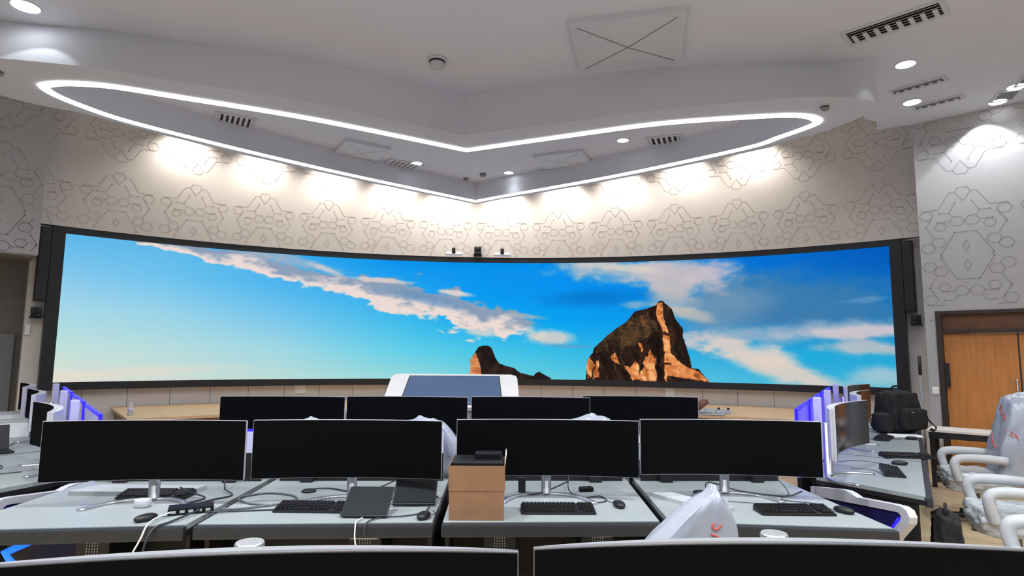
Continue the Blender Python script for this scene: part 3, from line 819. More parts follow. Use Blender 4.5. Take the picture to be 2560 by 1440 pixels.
ROW2 = [([(-3.02, 3.27), (-1.775, 3.42), (-1.80, 4.68), (-3.09, 4.62)], 'white console desk at the left end of the front row, white headphone case on it'),
        ([(-1.735, 3.43), (-.43, 3.51), (-.46, 4.74), (-1.765, 4.69)], 'white console desk carrying two tilted black touch panels'),
        ([(-.39, 3.515), (.87, 3.57), (.90, 4.79), (-.42, 4.75)], 'white console desk carrying the brown cardboard box'),
        ([(.91, 3.57), (2.15, 3.46), (2.10, 4.84), (.94, 4.80)], 'white console desk at the right end of the front row, behind the bagged chair')]
desks2 = [desk(p, l, 'front row of console desks') for p, l in ROW2]
ROW3 = [([(-2.96, 5.42), (-1.70, 5.52), (-1.72, 6.62), (-2.98, 6.55)], 'white console desk at the left end of the second row'),
        ([(-1.66, 5.53), (-.42, 5.58), (-.44, 6.72), (-1.68, 6.66)], 'white console desk in the second row, second from the left'),
        ([(-.38, 5.60), (.84, 5.66), (.86, 6.82), (-.40, 6.74)], 'white console desk in the second row, third from the left'),
        ([(.88, 5.66), (2.06, 5.60), (2.10, 6.90), (.90, 6.84)], 'white console desk at the right end of the second row')]
for p, l in ROW3: desk(p, l, 'second row of console desks')
ROW1 = [([(-1.25, .42), (.0, .60), (-.02, 1.74), (-1.32, 1.58)], 'white console desk under the left of the two nearest monitors'),
        ([(.04, .60), (1.34, .60), (1.32, 1.74), (.04, 1.74)], 'white console desk under the right of the two nearest monitors')]
for p, l in ROW1: desk(p, l, 'nearest row of console desks', panel=False)
# right-hand side row
def split_row(F0, F1, B0, B1, n):
    out = []
    for i in range(n):
        a, b = i/n+.004, (i+1)/n-.004
        out.append([lerp2(F0, F1, a), lerp2(F0, F1, b), lerp2(B0, B1, b), lerp2(B0, B1, a)])
    return out
for q, l in zip(split_row((2.84, 4.22), (5.62, 8.45), (2.42, 4.90), (4.66, 8.62), 3),
                ['white side desk of the right row nearest the camera, keyboard on its corner', 'white side desk in the middle of the right row', 'white side desk at the far end of the right row, under the black backpack']):
    desk([q[0], q[1], q[2], q[3]], l, 'right side row of console desks', panel=False)
for q, l in zip(split_row((-3.70, 3.58), (-7.2, 7.82), (-3.33, 4.70), (-6.38, 8.56), 3),
                ['white side desk of the left row nearest the camera', 'white side desk in the middle of the left row', 'white side desk at the far end of the left row']):
    desk([q[1], q[0], q[3], q[2]], l, 'left side row of console desks', panel=False)

def divider(p0, p1, h, label, side, pm='edgelit'):
    """edge-lit blue acrylic divider with a white post, along the back of a side row"""
    a, b = Vector(p0), Vector(p1); d = b-a; L = d.length; rz = math.atan2(d.y, d.x)
    t = thing('desk_divider', label, 'divider', (*((a+b)/2), 0), rz, 'blue lit dividers behind the side rows')
    bm = B(); box(bm, (0, 0, (h-.008+.72)/2), (L*.94, .018, h-.008-.72), .005); pn = link_mesh('panel', bm, pm, t)
    for s in (-1, 1):
        bm = B(); box(bm, (s*L*.475, 0, (h+.74)/2), (.014, .026, h-.74)); link_mesh('light_strip', bm, 'led_blue', t)
    bm = B(); box(bm, (0, 0, h+.004), (L*.94, .026, .02)); link_mesh('light_strip', bm, 'led_blue', t)
    bm = B(); box(bm, (L*.40, side*.09, (h+.06+.752)/2), (.10, .07, h+.06-.752), .012); link_mesh('post', bm, 'lavender', t)
    bm = B(); box(bm, (0, 0, .36), (L*.9, .03, .72)); link_mesh('support', bm, 'cabinet', t)
Pr = lambda t: (2.05+.515*t-.10, 4.30+.857*t+.05)
divider(Pr(.72), Pr(1.75), 1.26, 'blue lit divider of the right row nearest the camera', -1)
divider(Pr(1.85), Pr(3.25), 1.26, 'blue lit divider in the middle of the right row', -1)
divider(Pr(3.35), Pr(5.0), 1.26, 'blue lit divider at the far end of the right row', -1)
Pl = lambda t: (-2.62-.64*t+.04, 3.92+.77*t+.10)
divider(Pl(.95), Pl(2.2), 1.19, 'blue lit divider of the left row nearest the camera', 1, 'lavender')
divider(Pl(2.3), Pl(3.7), 1.20, 'blue lit divider in the middle of the left row', 1, 'lavender')
divider(Pl(3.8), Pl(5.2), 1.21, 'blue lit divider at the far end of the left row', 1, 'lavender')

# angular end panels of the front row
def end_panel(x0, x1, label, sx):
    """white ring frame in the y-z plane; x0 at the back, x1 at the front"""
    t = thing('console_end_panel', label, 'console end panel', (x1, 3.5, 0), 0, 'white framed end panels of the front row')
    out = [(4.93, .672), (4.50, .742), (4.42, .751), (4.35, .746), (4.287, .734), (3.88, .785), (3.80, .791), (3.75, .780), (3.725, .745), (3.735, .705), (3.863, .585), (4.07, .30), (4.25, .0), (4.93, .0)]
    inn = [(4.80, .62), (4.53, .656), (3.86, .745), (3.83, .747), (3.806, .735), (3.815, .705), (3.906, .623), (4.14, .30), (4.30, .08), (4.80, .08)]
    fx = lambda y: x1+(x0-x1)*(y-3.5)/1.1-x1
    bm = B(); w = .05
    def loop(P, dx): return [bm.verts.new((fx(y)+dx, y-3.5, z)) for y, z in P]
    for dx in (-w/2, w/2):
        A = loop(out, dx); I = loop(inn, dx)
        es = [bm.edges.new((Lp[i-1], Lp[i])) for Lp in (A, I) for i in range(len(Lp))]
        bmesh.ops.triangle_fill(bm, edges=es, use_beauty=True)
        if dx < 0: A0, I0 = A, I
    for P, Q in ((A0, A), (I0, I)):
        for i in range(len(P)): bm.faces.new((P[i-1], P[i], Q[i], Q[i-1]))
    link_mesh('frame', bm, 'white', t)
    bm = B()
    A = loop(inn, -.008); I = loop(inn, .008); bm.faces.new(A); bm.faces.new(I[::-1])
    for i in range(len(A)): bm.faces.new((A[i-1], A[i], I[i], I[i-1]))
    link_mesh('inner_panel', bm, 'navy', t)
    bm = B()
    tube(bm, [(fx(y)-sx*.02, y-3.5, z) for y, z in [(4.13, .33), (3.915, .62)]], .012, n=6, k=1)
    tube(bm, [(fx(y)-sx*.02, y-3.5, z) for y, z in [(3.915, .62), (3.83, .71)]], .012, n=6, k=1)
    link_mesh('light_strip', bm, 'led_cyan' if sx < 0 else 'led_blue', t)
    if sx < 0:
        bm = B(); tube(bm, [(fx(y)+.31, y-3.5, z) for y, z in [(3.72, .583), (3.495, .571), (3.58, .463), (3.65, .37)]], .022, n=8, k=1)
        link_mesh('corner_light', bm, 'led_cyan', t)
end_panel(2.42, 2.42, 'white framed end panel with dark blue inset at the right end of the front row', 1)
end_panel(-3.13, -3.13, 'white framed end panel lit bright blue at the left end of the front row', -1)

# ------------------------------------------------------------------ wide curved monitors (origin: foot under the neck, screen faces -Y)
def monitor(label, group, loc, rz, lift=0., screen='screen', R=3.2, rim='white', tower=.50, shell='white'):
    t = thing('curved_monitor', label, 'monitor', loc, rz, group)
    W, H = 1.205, .368; zb = .135+lift
    n = 28
    def yf(x): return -.11-x*x/(2*R)
    # shell
    def sweep(bm, x0, x1, z0, z1, yfront, yback, m=n):
        q = []
        for i in range(m+1):
            x = x0+(x1-x0)*i/m
            q.append([bm.verts.new((x, y, z)) for y, z in ((yfront(x), z0), (yfront(x), z1), (yback(x), z1), (yback(x), z0))])
        for a, b in zip(q, q[1:]):
            for j in range(4): bm.faces.new((a[j], a[(j+1) % 4], b[(j+1) % 4], b[j]))
        bm.faces.new(q[0]); bm.faces.new(q[-1][::-1])
    bm = B(); sweep(bm, -W/2, W/2, zb, zb+H, yf, lambda x: yf(x)+.016); link_mesh('rim', bm, rim, t)
    bm = B(); sweep(bm, -W/2+.004, W/2-.004, zb+.006, zb+H-.006, lambda x: yf(x)+.016, lambda x: yf(x)+.034+.03*math.cos(x/W*PI)**.7)
    link_mesh('back_shell', bm, shell, t)
    bm = B(); sweep(bm, -W/2+.003, W/2-.003, zb+.003, zb+H-.003, lambda x: yf(x)-.003, lambda x: yf(x)+.001); link_mesh('screen_panel', bm, screen, t)
    bm = B(); lathe(bm, [(.036, .012), (.033, .016), (.033, tower-.004), (.030, tower)], n=28); link_mesh('neck', bm, 'silver', t)
    bm = B(); box(bm, (0, -.045, zb+H*.52), (.09, .07, .09), .008); link_mesh('mount', bm, 'silver', t)
    bm = B()
    tube(bm, [(-.30, -.27, .007), (-.22, -.10, .007), (-.11, -.015, .007), (0, .0, .007), (.11, -.015, .007), (.22, -.10, .007), (.30, -.27, .007)], 0, n=4, k=6, flat=(.026, .009))
    link_mesh('foot', bm, 'silver', t)
    return t
GN, G2, G3, GL, GR = 'nearest wide monitors', 'wide monitors on the front row', 'wide monitors on the second row', 'wide monitors on the left side row', 'wide monitors on the right side row'
n1 = monitor('wide black monitor nearest the camera, left one of the two with silver rims', GN, (-.60, 1.44, .75), .135, .02, 'screen', rim='chrome_rim', tower=.515, shell='grey')
dup(n1, 'wide black monitor nearest the camera, right one of the two with silver rims', (.655, 1.545, .75), 0)
m2 = monitor('wide black monitor at the left end of the front row', G2, (-2.29, 3.98, .75), .10, .012, tower=.46)
dup(m2, 'wide black monitor behind the two tilted black touch panels', (-1.05, 4.10, .75), .03)
dup(m2, 'wide black monitor directly behind the brown cardboard box', (.245, 4.22, .75), 0.)
dup(m2, 'wide black monitor at the right end of the front row', (1.49, 4.30, .75), -.05)
for i, (x, y, a, l) in enumerate([(-2.25, 6.15, .05, 'wide black monitor at the left end of the second row'), (-1.04, 6.26, .02, 'wide black monitor in the second row, just left of the white lectern base'),
                                  (.20, 6.36, 0., 'wide black monitor in the second row, before the right side of the lectern'), (1.375, 6.60, -.06, 'wide black monitor at the right end of the second row')]):
    dup(m2, l, (x, y, .75), a, G3)
s1 = monitor('white backed monitor of the right row nearest the camera, its screen shining', GR, (2.56, 4.95, .75), math.radians(50), .075, 'gloss', R=2.2, tower=.42)
dup(s1, 'white backed monitor in the middle of the right row', (3.60, 6.55, .75), math.radians(56))
dup(s1, 'dark monitor at the far end of the right row, beside the backpack', (4.44, 8.12, .75), math.radians(48))
s2 = monitor('white backed monitor of the left row nearest the camera', GL, (-3.62, 5.0, .75), math.radians(-48), .0, 'screen', R=2.2, tower=.38)
dup(s2, 'white backed monitor in the middle of the left row', (-5.06, 6.70, .75), math.radians(-50), GL)
dup(s2, 'white backed monitor at the far end of the left row', (-6.2, 8.0, .75), math.radians(-50), GL)

# ------------------------------------------------------------------ keyboards and mice
def keyboard(label, loc, rz=0.):
    t = thing('keyboard', label, 'keyboard', loc, rz, 'black keyboards')
    bm = B()
    a = [(-.225, -.075), (.225, -.075), (.225, .075), (-.225, .075)]
    lo = [bm.verts.new((x, y, 0)) for x, y in a]; hi = [bm.verts.new((x*.99, y*.98, .014 if y < 0 else .036)) for x, y in a]
    bm.faces.new(lo[::-1]); bm.faces.new(hi)
    for i in range(4): bm.faces.new((lo[i-1], lo[i], hi[i], hi[i-1]))
    bmesh.ops.bevel(bm, geom=bm.edges[:], offset=.004, segments=2, affect='EDGES')
    link_mesh('case', bm, 'keybase', t)
    bm = B(); sl = math.atan(.022/.15)
    for r in range(5):
        y = -.050+r*.026
        n = 14 if r else 9
        for i in range(n):
            w = .150/7 if r else (.11 if i == 4 else .022)
            if r: x = -.205+i*.0232
            else: x = [-.205, -.18, -.155, -.13, -.055, .02, .045, .07, .095][i]
            box(bm, (x, y, .027+(y)*math.tan(sl)+.003), ((.019 if w < .05 else w), .019, .008), rx=sl)
        for i in range(4):
            if not (r == 0 and i == 0): box(bm, (.135+i*.022, y, .027+y*math.tan(sl)+.003), (.018, .019, .008), rx=sl)
    link_mesh('keys', bm, 'key', t)
    return t
kb = keyboard('black keyboard on the left front desk, beside the white headphone case', (-2.32, 4.06, .75), .06)
dup(kb, 'black keyboard partly behind a tilted touch panel on the second front desk', (-1.19, 3.76, .75), -.02)
dup(kb, 'black keyboard right of the cardboard box', (.29, 3.77, .75), .02)
dup(kb, 'black keyboard on the right front desk', (1.735, 3.79, .75), 0.)
dup(kb, 'black keyboard at the near corner of the right side desk', (3.16, 5.10, .75), math.radians(64))
dup(kb, 'black keyboard pad further back on the right side row, beside the white paper', (4.36, 7.15, .75), math.radians(50))
dup(kb, 'black keyboard lying askew beside the mouse in the middle of the right row', (3.78, 5.86, .75), math.radians(-8))
def mouse(label, loc, rz, cord):
    t = thing('computer_mouse', label, 'mouse', loc, rz, 'black mice')
    bm = B(); blob(bm, (0, 0, .017), (.062, .115, .038), sub=4, power=.95, amp=0)
    for v in bm.verts: v.co.z = max(v.co.z, 0)
    link_mesh('shell', bm, 'keybase', t)
    bm = B(); lathe(bm, [(.007, -.004), (.007, .004)], c=(0, .028, .034), axis='X', n=14); link_mesh('scroll_wheel', bm, 'grey', t)
    bm = B(); tube(bm, [(0, .055, .008)]+[(x, y, .004) for x, y in cord], .0022, n=6); link_mesh('cord', bm, 'cable', t)
    return t
mo = mouse('black mouse on the left front desk near the hub box', (-2.05, 3.50, .75), -.5, [(.03, .12), (.02, .2)])
mouse('black mouse below the right tilted touch panel', (-.50, 3.60, .75), -.2, [(.04, .10), (.0, .16)])
mouse('black mouse beside the keyboard right of the cardboard box', (.685, 3.90, .75), .12, [(-.03, .13), (-.05, .24), (-.18, .26), (-.26, .38)])
mouse('black mouse at the right end of the right front desk', (2.045, 3.80, .75), .5, [(-.02, .14), (-.10, .28), (-.25, .36), (-.42, .52)])
mouse('black mouse beside the askew keyboard on the right row', (3.46, 5.47, .75), math.radians(70), [(-.02, .12), (.08, .3), (-.05, .5)])
mouse('black mouse on the far right desk, in front of the white paper', (4.66, 7.12, .75), math.radians(75), [(.0, .14), (.06, .3)])

# ------------------------------------------------------------------ other things on the desks
t = thing('cardboard_box', 'brown cardboard box standing open on the third front desk', 'box', (-.195, 3.71, .75), .01)
bm = B(); box(bm, (0, 0, .085), (.318, .30, .17), .003); link_mesh('body', bm, 'card', t)
bm = B(); zz = .17
for c, s in (((0, -.152, .235), (.322, .004, .142)), ((0, .152, .235), (.322, .004, .142)), ((-.161, 0, .235), (.004, .304, .142)), ((.161, 0, .235), (.004, .304, .142))): box(bm, c, s)
box(bm, (0, 0, .172), (.322, .304, .004)); link_mesh('upper_sleeve', bm, 'card', t)
bm = B(); box(bm, (.165, .02, .33), (.004, .22, .06), ry=.12); link_mesh('flap', bm, 'paper', t)
bm = B(); box(bm, (0, 0, .305), (.30, .285, .03), .006); box(bm, (.06, .05, .335), (.16, .12, .035), .008); single('equipment_tray', bm, 'tablet', 'black equipment lying inside the open top of the cardboard box', 'equipment', (-.195, 3.71, .75), .01)

def touch_panel(label, loc, rz, tilt, w=.27, d=.24):
    t = thing('touch_panel', label, 'touch panel', loc, rz, 'tilted black touch panels')
    T = Matrix.Translation((0, 0, .012)) @ Matrix.Rotation(tilt, 4, 'X')
    bm = B(); box(bm, (0, d/2, .0), (w, d, .014), .005); bmesh.ops.transform(bm, matrix=T, verts=bm.verts[:]); link_mesh('case', bm, 'black', t)
    bm = B(); box(bm, (0, d/2, .0085), (w*.95, d*.93, .003), .001); bmesh.ops.transform(bm, matrix=T, verts=bm.verts[:]); link_mesh('screen', bm, 'tablet', t)
    bm = B(); box(bm, (0, d*.62, .035), (w*.5, .04, .07), .006); link_mesh('stand', bm, 'black', t)
    return t
touch_panel('black touch panel, left and nearer one of the two tilted ones', (-.845, 3.58, .75), -.02, .52)
touch_panel('black touch panel, right and farther one of the two tilted ones', (-.60, 3.86, .75), .06, .50, .27, .26)
t = thing('hub_box', 'flat black connector box with cables on the left front desk', 'hub box', (-1.90, 3.70, .75), .45)
bm = B(); box(bm, (0, 0, .02), (.24, .13, .034), .005); link_mesh('case', bm, 'tablet', t)
bm = B()
for i in range(5): box(bm, (-.09+i*.045, -.066, .02), (.026, .006, .014), .001)
link_mesh('ports', bm, 'hole', t)
t = thing('headphone_case', 'small white rounded headphone case on the left front desk', 'case', (-2.25, 3.80, .75), .1)
bm = B(); blob(bm, (0, 0, .025), (.085, .07, .05), sub=4, power=.45, amp=0); link_mesh('shell', bm, 'white', t)
bm = B(); box(bm, (0, -.031, .034), (.072, .004, .002)); link_mesh('lid_seam', bm, 'grey', t)
# white folded panels lying on the desks
def slab(name, pts, z0, h, m, label, cat):
    bm = B(); c = (sum(p[0] for p in pts)/len(pts), sum(p[1] for p in pts)/len(pts))
    prism(bm, [(x-c[0], y-c[1]) for x, y in pts], 0, h)
    return single(name, bm, m, label, cat, (*c, z0))
slab('cover_panel', [(.95, 4.20), (1.06, 4.26), (1.38, 3.82), (1.20, 3.70), (1.08, 3.90), (1.11, 3.93)], .75, .025, 'panel_white', 'white notched cover panel lying on the right front desk', 'panel')
slab('cover_panel', [(-2.90, 4.06), (-2.84, 4.28), (-2.10, 4.28), (-2.12, 4.12), (-2.5, 4.07)], .75, .03, 'panel_white', 'white cover panel lying under the left front monitor', 'panel')
slab('paper_sheet', [(4.50, 7.36), (4.70, 7.62), (5.02, 7.50), (4.92, 7.30)], .75, .008, 'paper', 'crumpled white paper before the black backpack', 'paper')
bm = B(); box(bm, (0, 0, .05), (.05, .03, .10), .006); single('power_adapter', bm, 'black', 'small black adapter box below the monitor behind the cardboard box', 'adapter', (.08, 4.28, .75))
bm = B(); blob(bm, (0, 0, .014), (.10, .06, .03), sub=4, power=.4, amp=.004); single('connector_hub', bm, 'tablet', 'small black connector hub under the monitor behind the cardboard box', 'hub', (.53, 4.33, .751), .2)
bm = B(); lathe(bm, [(.045, 0), (.05, .006), (.042, .014), (.02, .016)]); single('desk_microphone', bm, 'black', 'flat round black puck on the second front desk', 'puck', (-1.38, 4.24, .75))
bm = B(); lathe(bm, [(.045, 0), (.05, .006), (.042, .014), (.02, .016)]); single('desk_microphone', bm, 'black', 'flat round black puck on the right front desk', 'puck', (1.32, 4.30, .75))

# cables
def cable(pts, r, m, label):
    bm = B(); tube(bm, pts, r, n=8, k=7); single('cable', bm, m, label, 'cable', group='loose cables on the desks')
Z = .757
cable([(-1.50, 3.84, Z), (-1.66, 3.90, Z), (-1.76, 4.03, Z), (-1.62, 4.16, Z), (-1.42, 4.08, Z), (-1.40, 3.92, Z), (-1.62, 3.76, Z), (-1.74, 3.74, Z)], .007, 'cable_grey', 'thick grey cable looped across the gap between the two left front desks')
cable([(-1.40, 3.80, Z), (-1.25, 3.78, Z+.0), (-1.62, 3.70, Z), (-1.78, 3.62, Z+.01)], .005, 'cable', 'thin dark cable between the looped cable and the second keyboard')
cable([(-1.83, 3.66, .772), (-1.88, 3.45, .76), (-1.92, 3.36, .75), (-1.93, 3.30, .68), (-1.94, 3.28, .50)], .006, 'cable', 'black cable from the hub box over the left desk front')
cable([(-1.96, 3.64, .772), (-1.98, 3.48, .77), (-1.95, 3.34, .765), (-1.95, 3.28, .70), (-2.05, 3.24, .48)], .0045, 'cable_white', 'white cable from the hub box hanging over the left desk front')
cable([(-1.87, 3.28, .62), (-1.92, 3.27, .55), (-1.98, 3.26, .46)], .004, 'cable_teal', 'short teal cable hanging under the left front desk')
cable([(-.845, 3.56, .76), (-.86, 3.50, .76), (-.855, 3.44, .75), (-.84, 3.40, .66), (-.78, 3.38, .52)], .004, 'cable_white', 'white cable hanging over the desk front below the left touch panel')
cable([(-.50, 3.84, Z), (-.52, 3.70, Z), (-.62, 3.62, Z), (-.75, 3.58, Z), (-.80, 3.46, Z), (-.80, 3.42, .70)], .004, 'cable', 'black cable curling forward from the right touch panel')
cable([(-.82, 4.38, .80), (-.95, 4.30, Z), (-1.10, 4.24, Z), (-1.26, 4.32, Z), (-1.38, 4.26, .765)], .005, 'cable', 'black cable under the second front monitor leading to the puck')
cable([(-.74, 4.40, .80), (-.70, 4.22, Z), (-.55, 4.20, Z), (-.48, 4.10, Z)], .005, 'cable', 'black cable behind the right touch panel')
cable([(.42, 4.42, .86), (.40, 4.22, .78), (.48, 4.12, Z), (.60, 4.16, Z), (.62, 4.02, Z), (.50, 3.96, Z)], .004, 'cable', 'black cable hanging below the monitor behind the cardboard box')
cable([(-.06, 4.06, Z), (.05, 4.16, Z), (.22, 4.20, .77), (.40, 4.30, .82)], .005, 'cable', 'black cable running behind the cardboard box')
cable([(1.36, 4.30, Z), (1.42, 4.42, .80), (1.62, 4.34, Z), (1.86, 4.20, Z), (2.0, 4.24, .78)], .005, 'cable', 'black cable under the right front monitor')
cable([(1.90, 4.44, .85), (1.89, 4.20, .78), (1.80, 4.10, Z), (1.98, 3.98, Z), (1.72, 3.84, Z)], .003, 'cable', 'thin black cord of the keyboard on the right front desk')
cable([(-2.22, 4.16, .79), (-2.10, 4.06, .78), (-1.98, 4.02, Z), (-2.02, 3.86, Z)], .005, 'cable', 'black cable beside the keyboard on the left front desk')
cable([(-2.02, 4.40, .84), (-1.94, 4.20, .78), (-1.84, 4.10, Z), (-1.90, 3.98, Z), (-1.96, 3.84, Z)], .005, 'cable', 'black cable dropping from the left front monitor to the hub box')
cable([(2.90, 5.25, Z), (3.04, 5.20, Z), (3.02, 5.0, Z), (2.98, 4.92, Z)], .003, 'cable_grey', 'grey cord of the keyboard at the near right corner')
cable([(3.90, 7.0, .80), (4.15, 7.10, Z), (4.42, 7.06, Z), (4.62, 7.24, Z)], .003, 'cable_grey', 'grey cord crossing the far right desk')
cable([(-4.35, 5.15, Z), (-4.12, 5.0, Z), (-3.95, 4.72, Z), (-3.80, 4.80, Z)], .004, 'cable', 'black cord crossing the nearest left side desk')
cable([(-5.05, 6.25, Z), (-4.92, 6.0, Z), (-4.70, 5.62, Z)], .004, 'cable', 'black cord on the middle left side desk')

# things on the left side row
bm = B(); box(bm, (0, 0, .0), (.42, .30, .004), .001); single('desk_mat', bm, 'mat_grey', 'grey mat lying flat on the nearest left side desk', 'desk mat', (-4.02, 4.86, .7525), .85)
t = thing('laptop', 'dark slanted laptop on the left side row at the picture edge', 'laptop', (-4.78, 5.62, .75), .9)
bm = B(); box(bm, (0, 0, .01), (.34, .24, .018), .004); link_mesh('base', bm, 'keybase', t)
bm = B(); box(bm, (0, .11, .13), (.34, .012, .23), .004, rx=-.25); link_mesh('lid', bm, 'black', t)
for i, (x, y, s, l) in enumerate([(-5.52, 6.72, (.34, .26, .17), 'white box on the left side row, the nearer of two'), (-6.42, 7.72, (.32, .24, .15), 'white box on the left side row, the farther of two')]):
    t = thing('white_box', l, 'box', (x, y, .75), .8, 'white boxes on the left side row')
    bm = B(); box(bm, (0, 0, s[2]/2), s, .008); link_mesh('body', bm, 'paper', t)
    bm = B(); box(bm, (0, 0, s[2]+.004), (s[0]+.01, s[1]+.01, .02), .004); link_mesh('lid', bm, 'white', t)

# computers under the front row
def tower(label, loc):
    t = thing('computer_tower', label, 'computer', loc, 0, 'computers under the front row')
    bm = B(); box(bm, (0, 0, .28), (.19, .36, .56), .008); link_mesh('case', bm, 'black', t)
    bm = B()
    for i in range(5):
        for j in range(7): box(bm, (-.03+i*.015, -.182, .445+j*.015), (.005, .004, .009))
    link_mesh('vent_holes', bm, 'hole', t)
    bm = B(); tube(bm, [(-.075, -.175, .54), (-.075, -.205, .54), (-.07, -.212, .54), (.07, -.212, .54), (.075, -.205, .54), (.075, -.175, .54)], .006, n=6, k=3); link_mesh('handle', bm, 'silver', t)
tower('black computer tower under the desk with the touch panels', (-.84, 3.80, .1)); tower('black computer tower under the cardboard box desk, left one', (-.06, 3.86, .1))
tower('black computer tower under the cardboard box desk, right one', (.52, 3.88, .1)); tower('black computer tower under the right front desk', (1.72, 3.86, .1))
tower('black computer tower under the left front desk', (-2.35, 3.70, .1))
bm = B(); box(bm, (0, 0, 0), (.07, .02, .03), .004); single('indicator_light', bm, 'led_blue', 'small blue glowing lamp under the right front desk', 'indicator', (1.96, 3.60, .63))

# ------------------------------------------------------------------ lectern and wood counter
t = thing('lectern', 'white lectern with a slanted blue grey display before the video wall', 'lectern', (-.745, 7.75, 0), .02)
def slant(pts, th):
    """(x, y along slope) polygon on the slanted top"""
    sl = math.atan2(.38, .62)
    T = Matrix.Translation((0, -.30, 1.045)) @ Matrix.Rotation(sl, 4, 'X')
    return pts, T
bm = B(); w0, w1, L = .85, .83, .73
pts = [(-w0, 0), (w0, 0), (w1, L-.09), (w1-.02, L-.03), (w1-.08, L), (-w1+.08, L), (-w1+.02, L-.03), (-w1, L-.09)]
_, T = slant(pts, 0)
prism(bm, pts, -.05, 0); bmesh.ops.transform(bm, matrix=T, verts=bm.verts[:]); link_mesh('console_top', bm, 'bright', t)
bm = B(); prism(bm, [(-.63, .06), (.63, .06), (.585, L-.05), (-.585, L-.05)], .0, .004); bmesh.ops.transform(bm, matrix=T, verts=bm.verts[:]); link_mesh('display', bm, 'lect_screen', t)
bm = B(); prism(bm, [(-.64, .05), (.64, .05), (.595, L-.04), (-.595, L-.04)], -.001, .002); bmesh.ops.transform(bm, matrix=T, verts=bm.verts[:]); link_mesh('display_bezel', bm, 'black', t)
bm = B(); prism(bm, [(-.80, -.25), (.80, -.25), (.74, .20), (-.74, .20)], .06, 1.0); link_mesh('pedestal', bm, 'grey', t)
bm = B(); box(bm, (0, 0, .03), (1.7, .62, .06), .01); link_mesh('foot', bm, 'desk_edge', t)
t = thing('wood_counter', 'long curved light wood counter standing below the video wall', 'counter', (CX, CY, 0))
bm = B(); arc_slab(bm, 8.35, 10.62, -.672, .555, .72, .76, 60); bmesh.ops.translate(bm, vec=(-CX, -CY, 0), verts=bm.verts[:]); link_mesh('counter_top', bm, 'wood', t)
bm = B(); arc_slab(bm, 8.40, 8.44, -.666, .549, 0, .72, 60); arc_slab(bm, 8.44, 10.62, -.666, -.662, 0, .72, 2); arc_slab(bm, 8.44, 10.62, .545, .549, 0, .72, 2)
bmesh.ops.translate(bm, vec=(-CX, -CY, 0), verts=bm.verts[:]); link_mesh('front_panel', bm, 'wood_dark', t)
# on the counter
bm = B(); arc_slab(bm, 8.37, 9.6, .30, .425, .762, .766, 12)
for v in bm.verts: v.co.z += .006*noise.noise(v.co*4)+.004
single('plastic_sheet', bm, 'film', 'pale plastic sheet spread on the right part of the wood counter', 'sheet')
t = thing('cap', 'brown tilted cap lying on the plastic sheet on the counter', 'cap', (3.14, 9.95, .775), -.3)
bm = B(); lathe(bm, [(.12, 0), (.13, .02), (.12, .07), (.07, .11), (.01, .12)]); bmesh.ops.rotate(bm, cent=(0, 0, 0), matrix=Matrix.Rotation(-.7, 3, 'Y'), verts=bm.verts[:]); bmesh.ops.translate(bm, vec=(0, 0, .09), verts=bm.verts[:]); link_mesh('crown', bm, 'brown', t)
bm = B(); box(bm, (.08, -.02, .035), (.14, .12, .03), .012); link_mesh('peak', bm, 'white', t)
for i, (x, y, l) in enumerate([(3.36, 9.86, 'small white plug right beside the brown cap on the counter'), (3.50, 9.82, 'small white plug farther right of the brown cap on the counter')]):
    t = thing('power_plug', l, 'plug', (x, y, .772), .3*i)
    bm = B(); box(bm, (0, 0, .03), (.08, .06, .06), .012); link_mesh('housing', bm, 'white', t)
    bm = B(); box(bm, (0, 0, .075), (.03, .03, .04), .006); link_mesh('pin', bm, 'black', t)
t = thing('water_bottle', 'clear plastic water bottle at the left end of the wood counter', 'bottle', (-5.56, 8.92, .76))
bm = B(); lathe(bm, [(.035, 0), (.038, .01), (.038, .13), (.034, .16), (.016, .195), (.014, .205)]); link_mesh('body', bm, 'bottle', t)
bm = B(); lathe(bm, [(.0385, .06), (.0385, .11)]); link_mesh('label_band', bm, 'lavender', t)
bm = B(); lathe(bm, [(.016, .205), (.016, .225), (.012, .228)]); link_mesh('cap', bm, 'white', t)

